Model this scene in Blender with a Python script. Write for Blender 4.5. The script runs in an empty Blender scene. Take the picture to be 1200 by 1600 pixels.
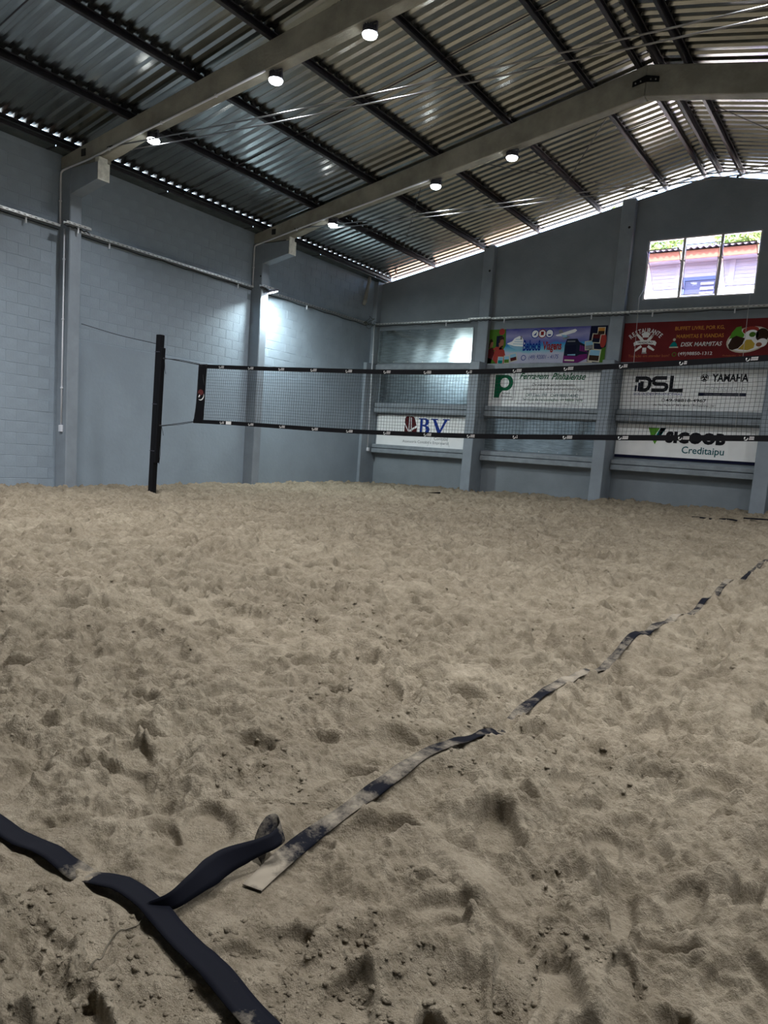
import bpy, bmesh, math, random
import numpy as np
from mathutils import Vector, Matrix

random.seed(7)
rng = np.random.default_rng(11)
S = bpy.context.scene
C = bpy.context.collection

# ------------------------------------------------------------------ camera
CAM = Vector((0.0, 0.0, 1.05))
yaw, pitch, roll = 0.600943, -0.126006, 0.073547
fw = Vector((-math.sin(yaw) * math.cos(pitch), math.cos(yaw) * math.cos(pitch), math.sin(pitch)))
r0 = fw.cross(Vector((0, 0, 1))).normalized()
u0 = r0.cross(fw)
rt = r0 * math.cos(roll) + u0 * math.sin(roll)
up = rt.cross(fw)
cd = bpy.data.cameras.new('camera')
cd.sensor_fit = 'VERTICAL'
cd.sensor_height = 36.0
cd.sensor_width = 27.0
cd.lens = 1148.0 * 36.0 / 1600.0
cd.shift_y = 55.0 / 1600.0
cd.clip_start = 0.02
cd.clip_end = 300
cam = bpy.data.objects.new('camera', cd)
C.objects.link(cam)
cam.matrix_world = Matrix(((rt.x, up.x, -fw.x, CAM.x), (rt.y, up.y, -fw.y, CAM.y), (rt.z, up.z, -fw.z, CAM.z), (0, 0, 0, 1)))
S.camera = cam

# ------------------------------------------------------------------ world, sun, exposure
w = bpy.data.worlds.new('sky')
S.world = w
w.use_nodes = True
wn = w.node_tree
bg = wn.nodes['Background']
sky = wn.nodes.new('ShaderNodeTexSky')
sky.sky_type = 'NISHITA'
sky.sun_disc = False
sky.sun_elevation = math.radians(52)
sky.sun_rotation = math.radians(200)
sky.dust_density = 2.5
wn.links.new(sky.outputs[0], bg.inputs[0])
SKY = 2.2
bg.inputs[1].default_value = SKY
sd = bpy.data.lights.new('sun', 'SUN')
sd.energy = 32.0
sd.color = (1.0, 0.93, 0.82)
sd.angle = math.radians(0.6)
sun = bpy.data.objects.new('sun', sd)
C.objects.link(sun)
sun.rotation_euler = (math.radians(38), 0, 0)
S.view_settings.view_transform = 'Standard'
S.view_settings.look = 'None'
S.view_settings.gamma = 1.0
S.view_settings.use_curve_mapping = False
S.view_settings.exposure = 0.0
S.cycles.max_bounces = 8
LAMP_W = 42.0
FLOOD_W = 130.0
LAMP_COL = (0.97, 0.985, 1.0)

# ------------------------------------------------------------------ helpers
def tag(o, label=None, cat=None, group=None, kind=None):
    if label: o['label'] = label
    if cat: o['category'] = cat
    if group: o['group'] = group
    if kind: o['kind'] = kind
    return o

def empty(name, loc=(0, 0, 0), label=None, cat=None, group=None, kind=None):
    o = bpy.data.objects.new(name, None)
    o.empty_display_size = 0.2
    C.objects.link(o)
    o.location = loc
    return tag(o, label, cat, group, kind)

def link(name, me, mat=None, parent=None, loc=None, smooth=False):
    o = bpy.data.objects.new(name, me)
    C.objects.link(o)
    if mat is not None and not me.materials:
        me.materials.append(mat)
    if smooth:
        me.polygons.foreach_set('use_smooth', [True] * len(me.polygons))
    if parent is not None:
        o.parent = parent
        pl = parent.location.copy()
        if parent.parent is not None:
            pl = pl + parent.parent.location
        o.location = (Vector(loc) if loc is not None else Vector((0, 0, 0)))
        if loc is None:
            o.location = -pl
    elif loc is not None:
        o.location = loc
    return o
# meshes are written in world coordinates; a child therefore gets minus its parents' location

class MB:
    """collects boxes, prisms and tubes into one mesh"""
    def __init__(s):
        s.v = []; s.f = []
    def add(s, vs, fs):
        n = len(s.v)
        s.v += [tuple(a) for a in vs]
        s.f += [tuple(n + i for i in f) for f in fs]
        return s
    def box(s, x0, x1, y0, y1, z0, z1, M=None):
        vs = [(x0, y0, z0), (x1, y0, z0), (x1, y1, z0), (x0, y1, z0), (x0, y0, z1), (x1, y0, z1), (x1, y1, z1), (x0, y1, z1)]
        if M is not None: vs = [M @ Vector(a) for a in vs]
        return s.add(vs, [(0, 3, 2, 1), (4, 5, 6, 7), (0, 1, 5, 4), (1, 2, 6, 5), (2, 3, 7, 6), (3, 0, 4, 7)])
    def prism(s, pts, y0, y1, skew=0.0, sx0=0.0):
        """polygon given in (x, z), extruded along y; y may drift with x by skew"""
        n = len(pts)
        d = lambda x: (x - sx0) * skew
        vs = [(x, y0 + d(x), z) for x, z in pts] + [(x, y1 + d(x), z) for x, z in pts]
        fs = [tuple(range(n)), tuple(range(2 * n - 1, n - 1, -1))]
        fs += [(i, n + i, n + (i + 1) % n, (i + 1) % n) for i in range(n)]
        return s.add(vs, fs)
    def tube(s, pts, r, n=8, caps=True):
        P = [Vector(p) for p in pts]
        rr = r if isinstance(r, (list, tuple)) else [r] * len(P)
        ref = None; rings = []
        for i, p in enumerate(P):
            t = (P[min(i + 1, len(P) - 1)] - P[max(i - 1, 0)]).normalized()
            if ref is None:
                ref = Vector((0, 0, 1)) if abs(t.z) < 0.9 else Vector((1, 0, 0))
            a = (ref - t * ref.dot(t)).normalized()
            b = t.cross(a)
            ref = a
            rings.append([p + (a * math.cos(2 * math.pi * k / n) + b * math.sin(2 * math.pi * k / n)) * rr[i] for k in range(n)])
        vs = [q for ring in rings for q in ring]
        fs = []
        for i in range(len(P) - 1):
            for k in range(n):
                a, b = i * n + k, i * n + (k + 1) % n
                fs.append((a, b, b + n, a + n))
        if caps:
            fs.append(tuple(range(n - 1, -1, -1)))
            fs.append(tuple(range((len(P) - 1) * n, len(P) * n)))
        return s.add(vs, fs)
    def lathe(s, prof, n=24, M=None):
        """profile of (r, z) revolved about z"""
        vs = []
        for r, z in prof:
            for k in range(n):
                a = 2 * math.pi * k / n
                p = Vector((r * math.cos(a), r * math.sin(a), z))
                vs.append(M @ p if M is not None else p)
        fs = []
        for i in range(len(prof) - 1):
            for k in range(n):
                a, b = i * n + k, i * n + (k + 1) % n
                fs.append((a, b, b + n, a + n))
        fs.append(tuple(range(n - 1, -1, -1)))
        fs.append(tuple(range((len(prof) - 1) * n, len(prof) * n)))
        return s.add(vs, fs)
    def mesh(s, name, bevel=0.0, seg=1):
        me = bpy.data.meshes.new(name)
        me.from_pydata(s.v, [], s.f)
        bm = bmesh.new(); bm.from_mesh(me)
        bmesh.ops.recalc_face_normals(bm, faces=bm.faces)
        if bevel > 0:
            ed = [e for e in bm.edges if len(e.link_faces) == 2 and e.calc_face_angle(0) > 0.5]
            bmesh.ops.bevel(bm, geom=ed, offset=bevel, segments=seg, affect='EDGES', clamp_overlap=True)
        bm.to_mesh(me); bm.free()
        me.update()
        return me
    def build(s, name, mat, parent=None, bevel=0.0, smooth=False, seg=1):
        return link(name, s.mesh(name, bevel, seg), mat, parent, smooth=smooth)

# ------------------------------------------------------------------ materials
MATS = {}
def mat(name, col, rough=0.6, metal=0.0, noise=0.0, nscale=8.0, bump=0.0, bscale=40.0, stretch=None, spec=0.5, col2=None, ramp=(0.35, 0.65), emit=None, estr=0.0):
    m = bpy.data.materials.new(name)
    m.use_nodes = True
    nt = m.node_tree
    b = nt.nodes['Principled BSDF']
    b.inputs['Base Color'].default_value = (*col, 1)
    b.inputs['Roughness'].default_value = rough
    b.inputs['Metallic'].default_value = metal
    b.inputs['Specular IOR Level'].default_value = spec
    if noise > 0 or col2 is not None or bump > 0:
        tc = nt.nodes.new('ShaderNodeTexCoord')
        src = tc.outputs['Object']
        if stretch:
            mp = nt.nodes.new('ShaderNodeMapping')
            mp.inputs['Scale'].default_value = stretch
            nt.links.new(src, mp.inputs[0]); src = mp.outputs[0]
    if noise > 0 or col2 is not None:
        n = nt.nodes.new('ShaderNodeTexNoise')
        n.inputs['Scale'].default_value = nscale
        n.inputs['Detail'].default_value = 6
        n.inputs['Roughness'].default_value = 0.6
        nt.links.new(src, n.inputs['Vector'])
        cr = nt.nodes.new('ShaderNodeValToRGB')
        cr.color_ramp.elements[0].position = ramp[0]
        cr.color_ramp.elements[1].position = ramp[1]
        if col2 is None:
            cr.color_ramp.elements[0].color = (*[c * (1 - noise) for c in col], 1)
            cr.color_ramp.elements[1].color = (*[min(1, c * (1 + noise)) for c in col], 1)
        else:
            cr.color_ramp.elements[0].color = (*col, 1)
            cr.color_ramp.elements[1].color = (*col2, 1)
        nt.links.new(n.outputs['Fac'], cr.inputs[0])
        nt.links.new(cr.outputs[0], b.inputs['Base Color'])
    if bump > 0:
        n2 = nt.nodes.new('ShaderNodeTexNoise')
        n2.inputs['Scale'].default_value = bscale
        n2.inputs['Detail'].default_value = 5
        nt.links.new(src, n2.inputs['Vector'])
        bp = nt.nodes.new('ShaderNodeBump')
        bp.inputs['Strength'].default_value = bump
        bp.inputs['Distance'].default_value = 0.02
        nt.links.new(n2.outputs['Fac'], bp.inputs['Height'])
        nt.links.new(bp.outputs[0], b.inputs['Normal'])
    if emit is not None:
        b.inputs['Emission Color'].default_value = (*emit, 1)
        b.inputs['Emission Strength'].default_value = estr
    MATS[name] = m
    return m

WALL = (0.295, 0.357, 0.422)
M_wall = mat('painted_block', WALL, 0.55, noise=0.10, nscale=1.3, bump=0.25, bscale=30)
M_plaster = mat('painted_plaster', (0.285, 0.347, 0.412), 0.55, noise=0.08, nscale=0.9, bump=0.15, bscale=14)
M_gable = mat('painted_gable', (0.215, 0.248, 0.280), 0.6, noise=0.10, nscale=1.2, bump=0.2, bscale=20)
M_pillar = mat('painted_concrete', (0.25, 0.29, 0.335), 0.5, noise=0.08, nscale=3, bump=0.12, bscale=25)
M_frame = mat('raw_concrete', (0.33, 0.32, 0.27), 0.75, noise=0.22, nscale=2.2, bump=0.3, bscale=30)
M_pale = mat('pale_concrete', (0.62, 0.61, 0.54), 0.8, noise=0.2, nscale=9, bump=0.4, bscale=40)
M_purlin = mat('dark_painted_steel', (0.022, 0.020, 0.026), 0.42, 0.0, noise=0.35, nscale=6, spec=0.5)
M_black = mat('black_steel', (0.005, 0.005, 0.007), 0.5, spec=0.2)
M_zinc = mat('zinc_roofing', (0.39, 0.395, 0.37), 0.225, 1.0, noise=0.16, nscale=1.8, stretch=(0.5, 4.0, 1))
M_galv = mat('galvanised_sheet', (0.54, 0.61, 0.63), 0.17, 1.0, noise=0.22, nscale=16, stretch=(0.25, 1, 2.0), bump=0.06, bscale=1.6)
M_gutter = mat('gutter_steel', (0.12, 0.14, 0.14), 0.5, 0.6, noise=0.2, nscale=5)
M_tray = mat('galvanised_tray', (0.62, 0.63, 0.62), 0.38, 0.85, noise=0.15, nscale=25)
M_pvc = mat('white_pvc', (0.72, 0.74, 0.80), 0.4)
M_rod = mat('steel_rod', (0.30, 0.30, 0.31), 0.30, 0.9)
M_rope = mat('dark_cord', (0.015, 0.018, 0.022), 0.8)
M_cordw = mat('white_cord', (0.55, 0.55, 0.55), 0.7)
M_net = mat('net_twine', (0.012, 0.016, 0.020), 0.8)
M_tapeN = mat('net_tape', (0.004, 0.004, 0.006), 0.6, spec=0.15, noise=0.2, nscale=10)
M_white = mat('white_print', (0.80, 0.80, 0.80), 0.7, spec=0.12)
M_redp = mat('red_print', (0.28, 0.02, 0.02), 0.7, spec=0.12)
M_housing = mat('lamp_housing', (0.10, 0.10, 0.13), 0.4, 0.4)
M_lens = mat('lamp_lens', (1, 1, 1), 0.4, emit=(0.93, 0.98, 1.0), estr=36.0)
M_ledge = mat('ledge_concrete', (0.25, 0.285, 0.32), 0.55, noise=0.14, nscale=5, bump=0.2, bscale=30)
M_dark = mat('hole_shade_paint', (0.02, 0.02, 0.02), 0.9)  # near-black paint standing for the shade inside holes and slots
M_alu = mat('window_aluminium', (0.62, 0.60, 0.60), 0.35, 0.7)
M_signw = mat('sign_white', (0.92, 0.93, 0.94), 0.5, spec=0.2, noise=0.03, nscale=3)
M_navy = mat('print_navy', (0.006, 0.008, 0.030), 0.7, spec=0.12)
M_blackp = mat('print_black', (0.008, 0.008, 0.012), 0.7, spec=0.12)
M_grey = mat('print_grey', (0.22, 0.23, 0.25), 0.7, spec=0.12)
M_greenp = mat('print_green', (0.0, 0.11, 0.045), 0.7, spec=0.12)
M_greenl = mat('print_light_green', (0.10, 0.32, 0.03), 0.7, spec=0.12)
M_tealp = mat('print_teal', (0.0, 0.19, 0.19), 0.7, spec=0.12)
M_teald = mat('print_dark_teal', (0.005, 0.10, 0.12), 0.7, spec=0.12)
M_bluep = mat('print_blue', (0.008, 0.035, 0.26), 0.7, spec=0.12)
M_maroon = mat('print_maroon', (0.075, 0.008, 0.010), 0.7, spec=0.12)
M_orange = mat('print_orange', (0.60, 0.26, 0.05), 0.7, spec=0.12)
M_skin = mat('print_skin', (0.30, 0.12, 0.07), 0.7, spec=0.12)
M_coral = mat('print_coral', (0.35, 0.045, 0.035), 0.7, spec=0.12)
M_purple = mat('print_purple', (0.14, 0.015, 0.13), 0.7, spec=0.12)
M_leaf = mat('print_leaf', (0.07, 0.17, 0.02), 0.7, spec=0.12)
M_cream = mat('print_cream', (0.62, 0.58, 0.46), 0.7, spec=0.12)
M_yellow = mat('print_yellow', (0.55, 0.38, 0.06), 0.7, spec=0.12)
M_brown = mat('print_brown', (0.035, 0.018, 0.012), 0.7, spec=0.12)
M_glassbus = mat('print_bus_glass', (0.01, 0.015, 0.035), 0.7, spec=0.12)
M_lblue = mat('print_pale_blue', (0.25, 0.48, 0.66), 0.7, spec=0.12)
M_banred = mat('banner_red', (0.150, 0.016, 0.018), 0.65, spec=0.15, noise=0.12, nscale=2)

def glass_mat():
    m = bpy.data.materials.new('tinted_glass')
    m.use_nodes = True
    nt = m.node_tree
    for n in list(nt.nodes): nt.nodes.remove(n)
    out = nt.nodes.new('ShaderNodeOutputMaterial')
    mx = nt.nodes.new('ShaderNodeMixShader')
    tr = nt.nodes.new('ShaderNodeBsdfTransparent')
    tr.inputs[0].default_value = (0.56, 0.545, 0.66, 1)
    gl = nt.nodes.new('ShaderNodeBsdfGlossy')
    gl.inputs['Roughness'].default_value = 0.03
    lw = nt.nodes.new('ShaderNodeLayerWeight')
    lw.inputs[0].default_value = 0.25
    nt.links.new(lw.outputs['Fresnel'], mx.inputs[0])
    nt.links.new(tr.outputs[0], mx.inputs[1])
    nt.links.new(gl.outputs[0], mx.inputs[2])
    nt.links.new(mx.outputs[0], out.inputs[0])
    return m
M_glass = glass_mat()

def banner_sky():
    """printed holiday backdrop: violet sky, turquoise sea, pale beach"""
    m = bpy.data.materials.new('banner_print')
    m.use_nodes = True
    nt = m.node_tree
    b = nt.nodes['Principled BSDF']
    b.inputs['Roughness'].default_value = 0.65
    b.inputs['Specular IOR Level'].default_value = 0.15
    tc = nt.nodes.new('ShaderNodeTexCoord')
    sp = nt.nodes.new('ShaderNodeSeparateXYZ')
    nt.links.new(tc.outputs['Generated'], sp.inputs[0])
    no = nt.nodes.new('ShaderNodeTexNoise'); no.inputs['Scale'].default_value = 3.0
    mp = nt.nodes.new('ShaderNodeMapping'); mp.inputs['Scale'].default_value = (3, 1, 1.6)
    nt.links.new(tc.outputs['Generated'], mp.inputs[0]); nt.links.new(mp.outputs[0], no.inputs['Vector'])
    ma = nt.nodes.new('ShaderNodeMath'); ma.operation = 'MULTIPLY_ADD'
    ma.inputs[1].default_value = 0.22; nt.links.new(no.outputs['Fac'], ma.inputs[0]); 
    sb = nt.nodes.new('ShaderNodeMath'); sb.operation = 'SUBTRACT'; sb.inputs[1].default_value = 0.11
    nt.links.new(sp.outputs['Z'], sb.inputs[0]); nt.links.new(sb.outputs[0], ma.inputs[2])
    cr = nt.nodes.new('ShaderNodeValToRGB')
    els = [(0.0, (0.42, 0.42, 0.56)), (0.30, (0.50, 0.52, 0.66)), (0.40, (0.20, 0.48, 0.62)), (0.56, (0.03, 0.26, 0.56)), (0.62, (0.12, 0.14, 0.44)), (0.80, (0.30, 0.30, 0.52)), (1.0, (0.05, 0.05, 0.30))]
    e = cr.color_ramp.elements
    e[0].position, e[0].color = els[0][0], (*els[0][1], 1)
    e[1].position, e[1].color = els[-1][0], (*els[-1][1], 1)
    for p, c in els[1:-1]:
        x = e.new(p); x.color = (*c, 1)
    nt.links.new(ma.outputs[0], cr.inputs[0])
    nt.links.new(cr.outputs[0], b.inputs['Base Color'])
    return m
M_banner = banner_sky()

def sand_mat():
    m = bpy.data.materials.new('trampled_sand')
    m.use_nodes = True
    nt = m.node_tree
    b = nt.nodes['Principled BSDF']
    b.inputs['Roughness'].default_value = 0.95
    b.inputs['Specular IOR Level'].default_value = 0.15
    tc = nt.nodes.new('ShaderNodeTexCoord')
    def N(scale, detail, rough=0.6):
        n = nt.nodes.new('ShaderNodeTexNoise')
        n.inputs['Scale'].default_value = scale
        n.inputs['Detail'].default_value = detail
        n.inputs['Roughness'].default_value = rough
        nt.links.new(tc.outputs['Object'], n.inputs['Vector'])
        return n
    a = N(1.1, 5)
    cr = nt.nodes.new('ShaderNodeValToRGB')
    cr.color_ramp.elements[0].position = 0.32
    cr.color_ramp.elements[1].position = 0.70
    cr.color_ramp.elements[0].color = (0.298, 0.250, 0.187, 1)
    cr.color_ramp.elements[1].color = (0.372, 0.320, 0.244, 1)
    nt.links.new(a.outputs['Fac'], cr.inputs[0])
    a2 = N(9, 8, 0.80)  # mottled sand tone; also paints shading of crumbly relief into the colour
    c2 = nt.nodes.new('ShaderNodeValToRGB')
    c2.color_ramp.elements[0].position = 0.36; c2.color_ramp.elements[0].color = (0.62, 0.60, 0.56, 1)
    c2.color_ramp.elements[1].position = 0.62; c2.color_ramp.elements[1].color = (1.14, 1.14, 1.14, 1)
    nt.links.new(a2.outputs['Fac'], c2.inputs[0])
    m2 = nt.nodes.new('ShaderNodeMix'); m2.data_type = 'RGBA'; m2.blend_type = 'MULTIPLY'; m2.inputs['Factor'].default_value = 1.0
    nt.links.new(cr.outputs[0], m2.inputs[6]); nt.links.new(c2.outputs[0], m2.inputs[7])
    g = N(420, 2)
    mx = nt.nodes.new('ShaderNodeMix'); mx.data_type = 'RGBA'; mx.blend_type = 'MULTIPLY'
    mx.inputs['Factor'].default_value = 0.45
    cg = nt.nodes.new('ShaderNodeValToRGB')
    cg.color_ramp.elements[0].position = 0.3; cg.color_ramp.elements[0].color = (0.55, 0.53, 0.5, 1)
    cg.color_ramp.elements[1].position = 0.62; cg.color_ramp.elements[1].color = (1, 1, 1, 1)
    nt.links.new(g.outputs['Fac'], cg.inputs[0])
    nt.links.new(m2.outputs[2], mx.inputs[6]); nt.links.new(cg.outputs[0], mx.inputs[7])
    nt.links.new(mx.outputs[2], b.inputs['Base Color'])
    f1 = N(95, 6, 0.7)
    f2 = N(900, 2)
    ad = nt.nodes.new('ShaderNodeMath'); ad.operation = 'MULTIPLY_ADD'; ad.inputs[1].default_value = 0.12
    nt.links.new(f2.outputs['Fac'], ad.inputs[0]); nt.links.new(f1.outputs['Fac'], ad.inputs[2])
    bp = nt.nodes.new('ShaderNodeBump')
    bp.inputs['Strength'].default_value = 0.9
    bp.inputs['Distance'].default_value = 0.022
    nt.links.new(ad.outputs[0], bp.inputs['Height'])
    nt.links.new(bp.outputs[0], b.inputs['Normal'])
    return m
M_sand = sand_mat()

def strap_mat():
    """navy-black webbing dusted with sand"""
    m = bpy.data.materials.new('dusty_webbing')
    m.use_nodes = True
    nt = m.node_tree
    b = nt.nodes['Principled BSDF']
    b.inputs['Roughness'].default_value = 0.7
    b.inputs['Specular IOR Level'].default_value = 0.06
    tc = nt.nodes.new('ShaderNodeTexCoord')
    n = nt.nodes.new('ShaderNodeTexNoise'); n.inputs['Scale'].default_value = 9.0; n.inputs['Detail'].default_value = 7; n.inputs['Roughness'].default_value = 0.72
    nt.links.new(tc.outputs['Object'], n.inputs['Vector'])
    at = nt.nodes.new('ShaderNodeAttribute'); at.attribute_name = 'dust'
    ad = nt.nodes.new('ShaderNodeMath'); ad.operation = 'ADD'
    nt.links.new(n.outputs['Fac'], ad.inputs[0]); nt.links.new(at.outputs['Fac'], ad.inputs[1])
    cr = nt.nodes.new('ShaderNodeValToRGB')
    cr.color_ramp.elements[0].position = 0.58; cr.color_ramp.elements[0].color = (0.004, 0.0045, 0.008, 1)
    cr.color_ramp.elements[1].position = 0.82; cr.color_ramp.elements[1].color = (0.215, 0.185, 0.145, 1)
    nt.links.new(ad.outputs[0], cr.inputs[0])
    nt.links.new(cr.outputs[0], b.inputs['Base Color'])
    return m
M_strap = strap_mat()

# ------------------------------------------------------------------ building dimensions (metres)
XL, XR = -12.80, 4.48          # side walls
YB, YF = -6.60, 17.65          # back wall, end wall (recessed plane)
XRIDGE = -4.16
def zb(x):                      # underside of the purlins
    zr = 6.156 + 0.199 * (XRIDGE + 11.06)
    return zr - 0.199 * abs(x - XRIDGE)
PUR = 0.13
ZEAVE = 5.84

# ------------------------------------------------------------------ sand floor
def vnoise(x, y, seed):
    xi = np.floor(x).astype(np.int64); yi = np.floor(y).astype(np.int64)
    xf = x - xi; yf = y - yi
    def h(i, j):
        n = (i * 374761393 + j * 668265263 + seed * 974634777) & 0xFFFFFFFF
        n = ((n ^ (n >> 13)) * 1274126177) & 0xFFFFFFFF
        n = n ^ (n >> 16)
        return (n & 0xFFFFFF).astype(np.float64) / float(0xFFFFFF) * 2 - 1
    u = xf * xf * xf * (xf * (xf * 6 - 15) + 10); v = yf * yf * yf * (yf * (yf * 6 - 15) + 10)
    a = h(xi, yi); b = h(xi + 1, yi); c = h(xi, yi + 1); d = h(xi + 1, yi + 1)
    return (a * (1 - u) + b * u) * (1 - v) + (c * (1 - u) + d * u) * v

def rotn(x, y, wl, seed):
    a = seed * 1.7
    ca, sa = math.cos(a), math.sin(a)
    return vnoise((x * ca - y * sa) / wl + 31.7 * seed, (x * sa + y * ca) / wl - 17.3 * seed, seed)

def sand_trend(x, y):
    return 0.0155 * np.maximum(0, y - 6.5) + 0.00023 * (x + 12.8) * np.maximum(0, y - 8) ** 2

TH0, TH1 = math.radians(-22), math.radians(80)       # azimuth left of +y, where the floor is dense
NT = 800
th = np.linspace(TH0, TH1, NT)
rad = [0.55]
while rad[-1] < 22.2:
    r = rad[-1]
    rad.append(r * (1 + min(0.0031, 0.0019 * math.sqrt(1 + (r / 1.05) ** 2))))
rad = np.array(rad); NR = len(rad)
RR, TT = np.meshgrid(rad, th, indexing='ij')
GX = -RR * np.sin(TT); GY = RR * np.cos(TT)
H = sand_trend(GX, GY)
amp = 1.0
H += 0.018 * rotn(GX, GY, 1.30, 1) + 0.022 * rotn(GX, GY, 0.55, 2)
rough = 0.55 + 0.45 * np.clip(rotn(GX, GY, 0.8, 9) * 1.6 + 0.2, 0, 1)
H += 0.009 * np.tanh(3.2 * rotn(GX, GY, 0.42, 12))
H += 0.020 * rotn(GX, GY, 0.26, 3)
mid = 0.010 * np.tanh(4.0 * rotn(GX, GY, 0.18, 13)) + 0.011 * np.tanh(4.0 * rotn(GX, GY, 0.115, 14)) + 0.006 * np.tanh(4.0 * rotn(GX, GY, 0.07, 15))
fine = 0.036 * (0.5 - np.abs(rotn(GX, GY, 0.13, 4))) + 0.0200 * rotn(GX, GY, 0.062, 5)
fine += 0.0210 * (0.5 - np.abs(rotn(GX, GY, 0.034, 6))) + 0.0095 * rotn(GX, GY, 0.017, 7) + 0.0035 * rotn(GX, GY, 0.009, 8)
fine *= rough
DEP = np.zeros_like(H); SM = np.zeros_like(H)

def footprint(px, py, a, b, ang, dep, rim):
    """one print: a pressed-in oval with a soft heel, a flat bottom and a raised crumbly rim"""
    R = max(a, b) * 1.7
    r = math.hypot(px, py); t = math.atan2(-px, py)
    i0, i1 = np.searchsorted(rad, [r - R, r + R])
    dt = R / max(r, 0.3)
    j0, j1 = np.searchsorted(th, [t - dt, t + dt])
    if i1 <= i0 or j1 <= j0: return
    x = GX[i0:i1, j0:j1] - px; y = GY[i0:i1, j0:j1] - py
    ca, sa = math.cos(ang), math.sin(ang)
    u = (x * ca + y * sa) / a; v = (-x * sa + y * ca) / b
    v = v * (1.0 + 0.28 * u) - 0.10 * np.sin(u * 2.2)
    d = np.sqrt(u * u + v * v)
    k = np.clip((1.06 - d) / (0.34 - 0.16 * np.clip(u, -1, 1)), 0, 1); k = k * k * (3 - 2 * k)
    tilt = 1.0 + 0.45 * u
    DEP[i0:i1, j0:j1] += -dep * k * np.clip(tilt, 0.4, 1.6) + rim * np.exp(-((d - 1.22) / 0.20) ** 2) * (0.6 + 0.4 * u)
    SM[i0:i1, j0:j1] = np.maximum(SM[i0:i1, j0:j1], k)

prr = random.Random(5)
cells = []
step = 0.26
for ix in range(int(-13.0 / step), int(5 / step)):
    for iy in range(0, int(17.8 / step)):
        cells.append(((ix + prr.random()) * step, (iy + prr.random()) * step))
for (px, py) in cells:
    t = math.atan2(-px, py)
    if not (TH0 < t < TH1) or px < -12.7: continue
    r_ = math.hypot(px, py)
    ang = prr.uniform(0, 2 * math.pi)
    kind = prr.random()
    if kind < 0.42:
        footprint(px, py, prr.uniform(0.10, 0.15), prr.uniform(0.045, 0.07), ang, prr.uniform(0.025, 0.060), prr.uniform(0.008, 0.020))
    elif kind < 0.93:
        footprint(px, py, prr.uniform(0.04, 0.085), prr.uniform(0.028, 0.05), ang, prr.uniform(0.022, 0.055), prr.uniform(0.008, 0.020))
    else:
        footprint(px, py, prr.uniform(0.14, 0.22), prr.uniform(0.06, 0.10), ang, -prr.uniform(0.010, 0.028), 0.0)
# the larger prints one can point to in the foreground (world position, size, heading)
for args in [(-0.42, 1.33, .125, .055, 1.9, .040, .014), (-0.36, 1.62, .15, .045, 0.35, .040, .014), (-0.14, 1.67, .10, .05, -0.6, .035, .012),
             (-0.30, 1.90, .07, .05, 1.2, .042, .010), (-0.54, 1.98, .11, .055, 1.6, .028, .010), (-0.95, 1.10, .085, .06, 1.2, .042, .010),
             (-0.68, 1.35, .06, .05, 1.2, .030, .010), (-0.33, 1.48, .055, .04, 1.9, .035, .008), (-0.22, 1.42, .05, .035, 0.8, .038, .008),
             (-1.55, 0.92, .09, .06, 0.3, .040, .012), (-1.42, 1.32, .12, .07, 2.4, .030, .012), (-0.14, 1.38, .10, .05, 0.2, .035, .012),
             (-0.75, 2.55, .12, .055, 0.9, .035, .012), (-0.40, 2.70, .11, .055, 0.4, .040, .012), (-0.72, 3.15, .13, .06, 1.4, .040, .012),
             (-1.75, 1.75, .13, .06, 0.5, .030, .012), (-0.98, 0.86, .10, .05, 0.8, .020, .010)]:
    footprint(*args)
DEP = np.where(DEP < 0, -0.06 * np.tanh(-DEP / 0.06), DEP)
H += (mid + DEP * 0.85 + fine * (1 - 0.80 * SM)) * np.clip(1 + 0.10 * (RR - 2.5), 1.0, 1.65)

# the sand lies flatter around the tied corner of the court lines
kf = np.clip(1.25 - np.hypot(GX + 1.20, GY - 1.16) / 0.28, 0, 1); kf = kf * kf * (3 - 2 * kf)
kb = np.clip(1.5 - np.abs(GY - (0.955 + 0.02 * np.clip(-GX - 1.2, 0, 1.2))) / 0.12, 0, 1) * np.clip((GX + 2.9) / 0.5, 0, 1) * np.clip((-0.35 - GX) / 0.2, 0, 1)
kf = np.maximum(kf, 0.9 * kb * kb * (3 - 2 * kb))
H = H * (1 - 0.75 * kf)
# the court lines press a shallow bed into the sand
TAPE = []            # filled below: (polyline, half width, bed weight)
def hsample(x, y):
    x = np.asarray(x, float); y = np.asarray(y, float)
    r = np.hypot(x, y); t = np.arctan2(-x, y)
    i = np.clip(np.searchsorted(rad, r) - 1, 0, NR - 2)
    fi = np.clip((r - rad[i]) / (rad[i + 1] - rad[i]), 0, 1)
    g = np.clip((t - TH0) / (TH1 - TH0) * (NT - 1), 0, NT - 1.001)
    j = g.astype(int); fj = g - j
    return (H[i, j] * (1 - fi) + H[i + 1, j] * fi) * (1 - fj) + (H[i, j + 1] * (1 - fi) + H[i + 1, j + 1] * fi) * fj
def smooth1(a, n):
    k = np.hanning(2 * n + 1); k /= k.sum()
    return np.convolve(np.pad(a, n, mode='edge'), k, mode='valid')

def spline(pts, n):
    P = np.array(pts, float)
    d = np.r_[0, np.cumsum(np.linalg.norm(np.diff(P, axis=0), axis=1))]
    s = np.linspace(0, d[-1], n)
    out = np.empty((n, P.shape[1]))
    T = np.gradient(P, d, axis=0)
    for q, ss in enumerate(s):
        i = min(np.searchsorted(d, ss, side='right') - 1, len(P) - 2)
        h = d[i + 1] - d[i]; t = (ss - d[i]) / h
        out[q] = (2*t**3-3*t**2+1)*P[i] + (t**3-2*t**2+t)*h*T[i] + (-2*t**3+3*t**2)*P[i+1] + (t**3-t**2)*h*T[i+1]
    return out

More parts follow.
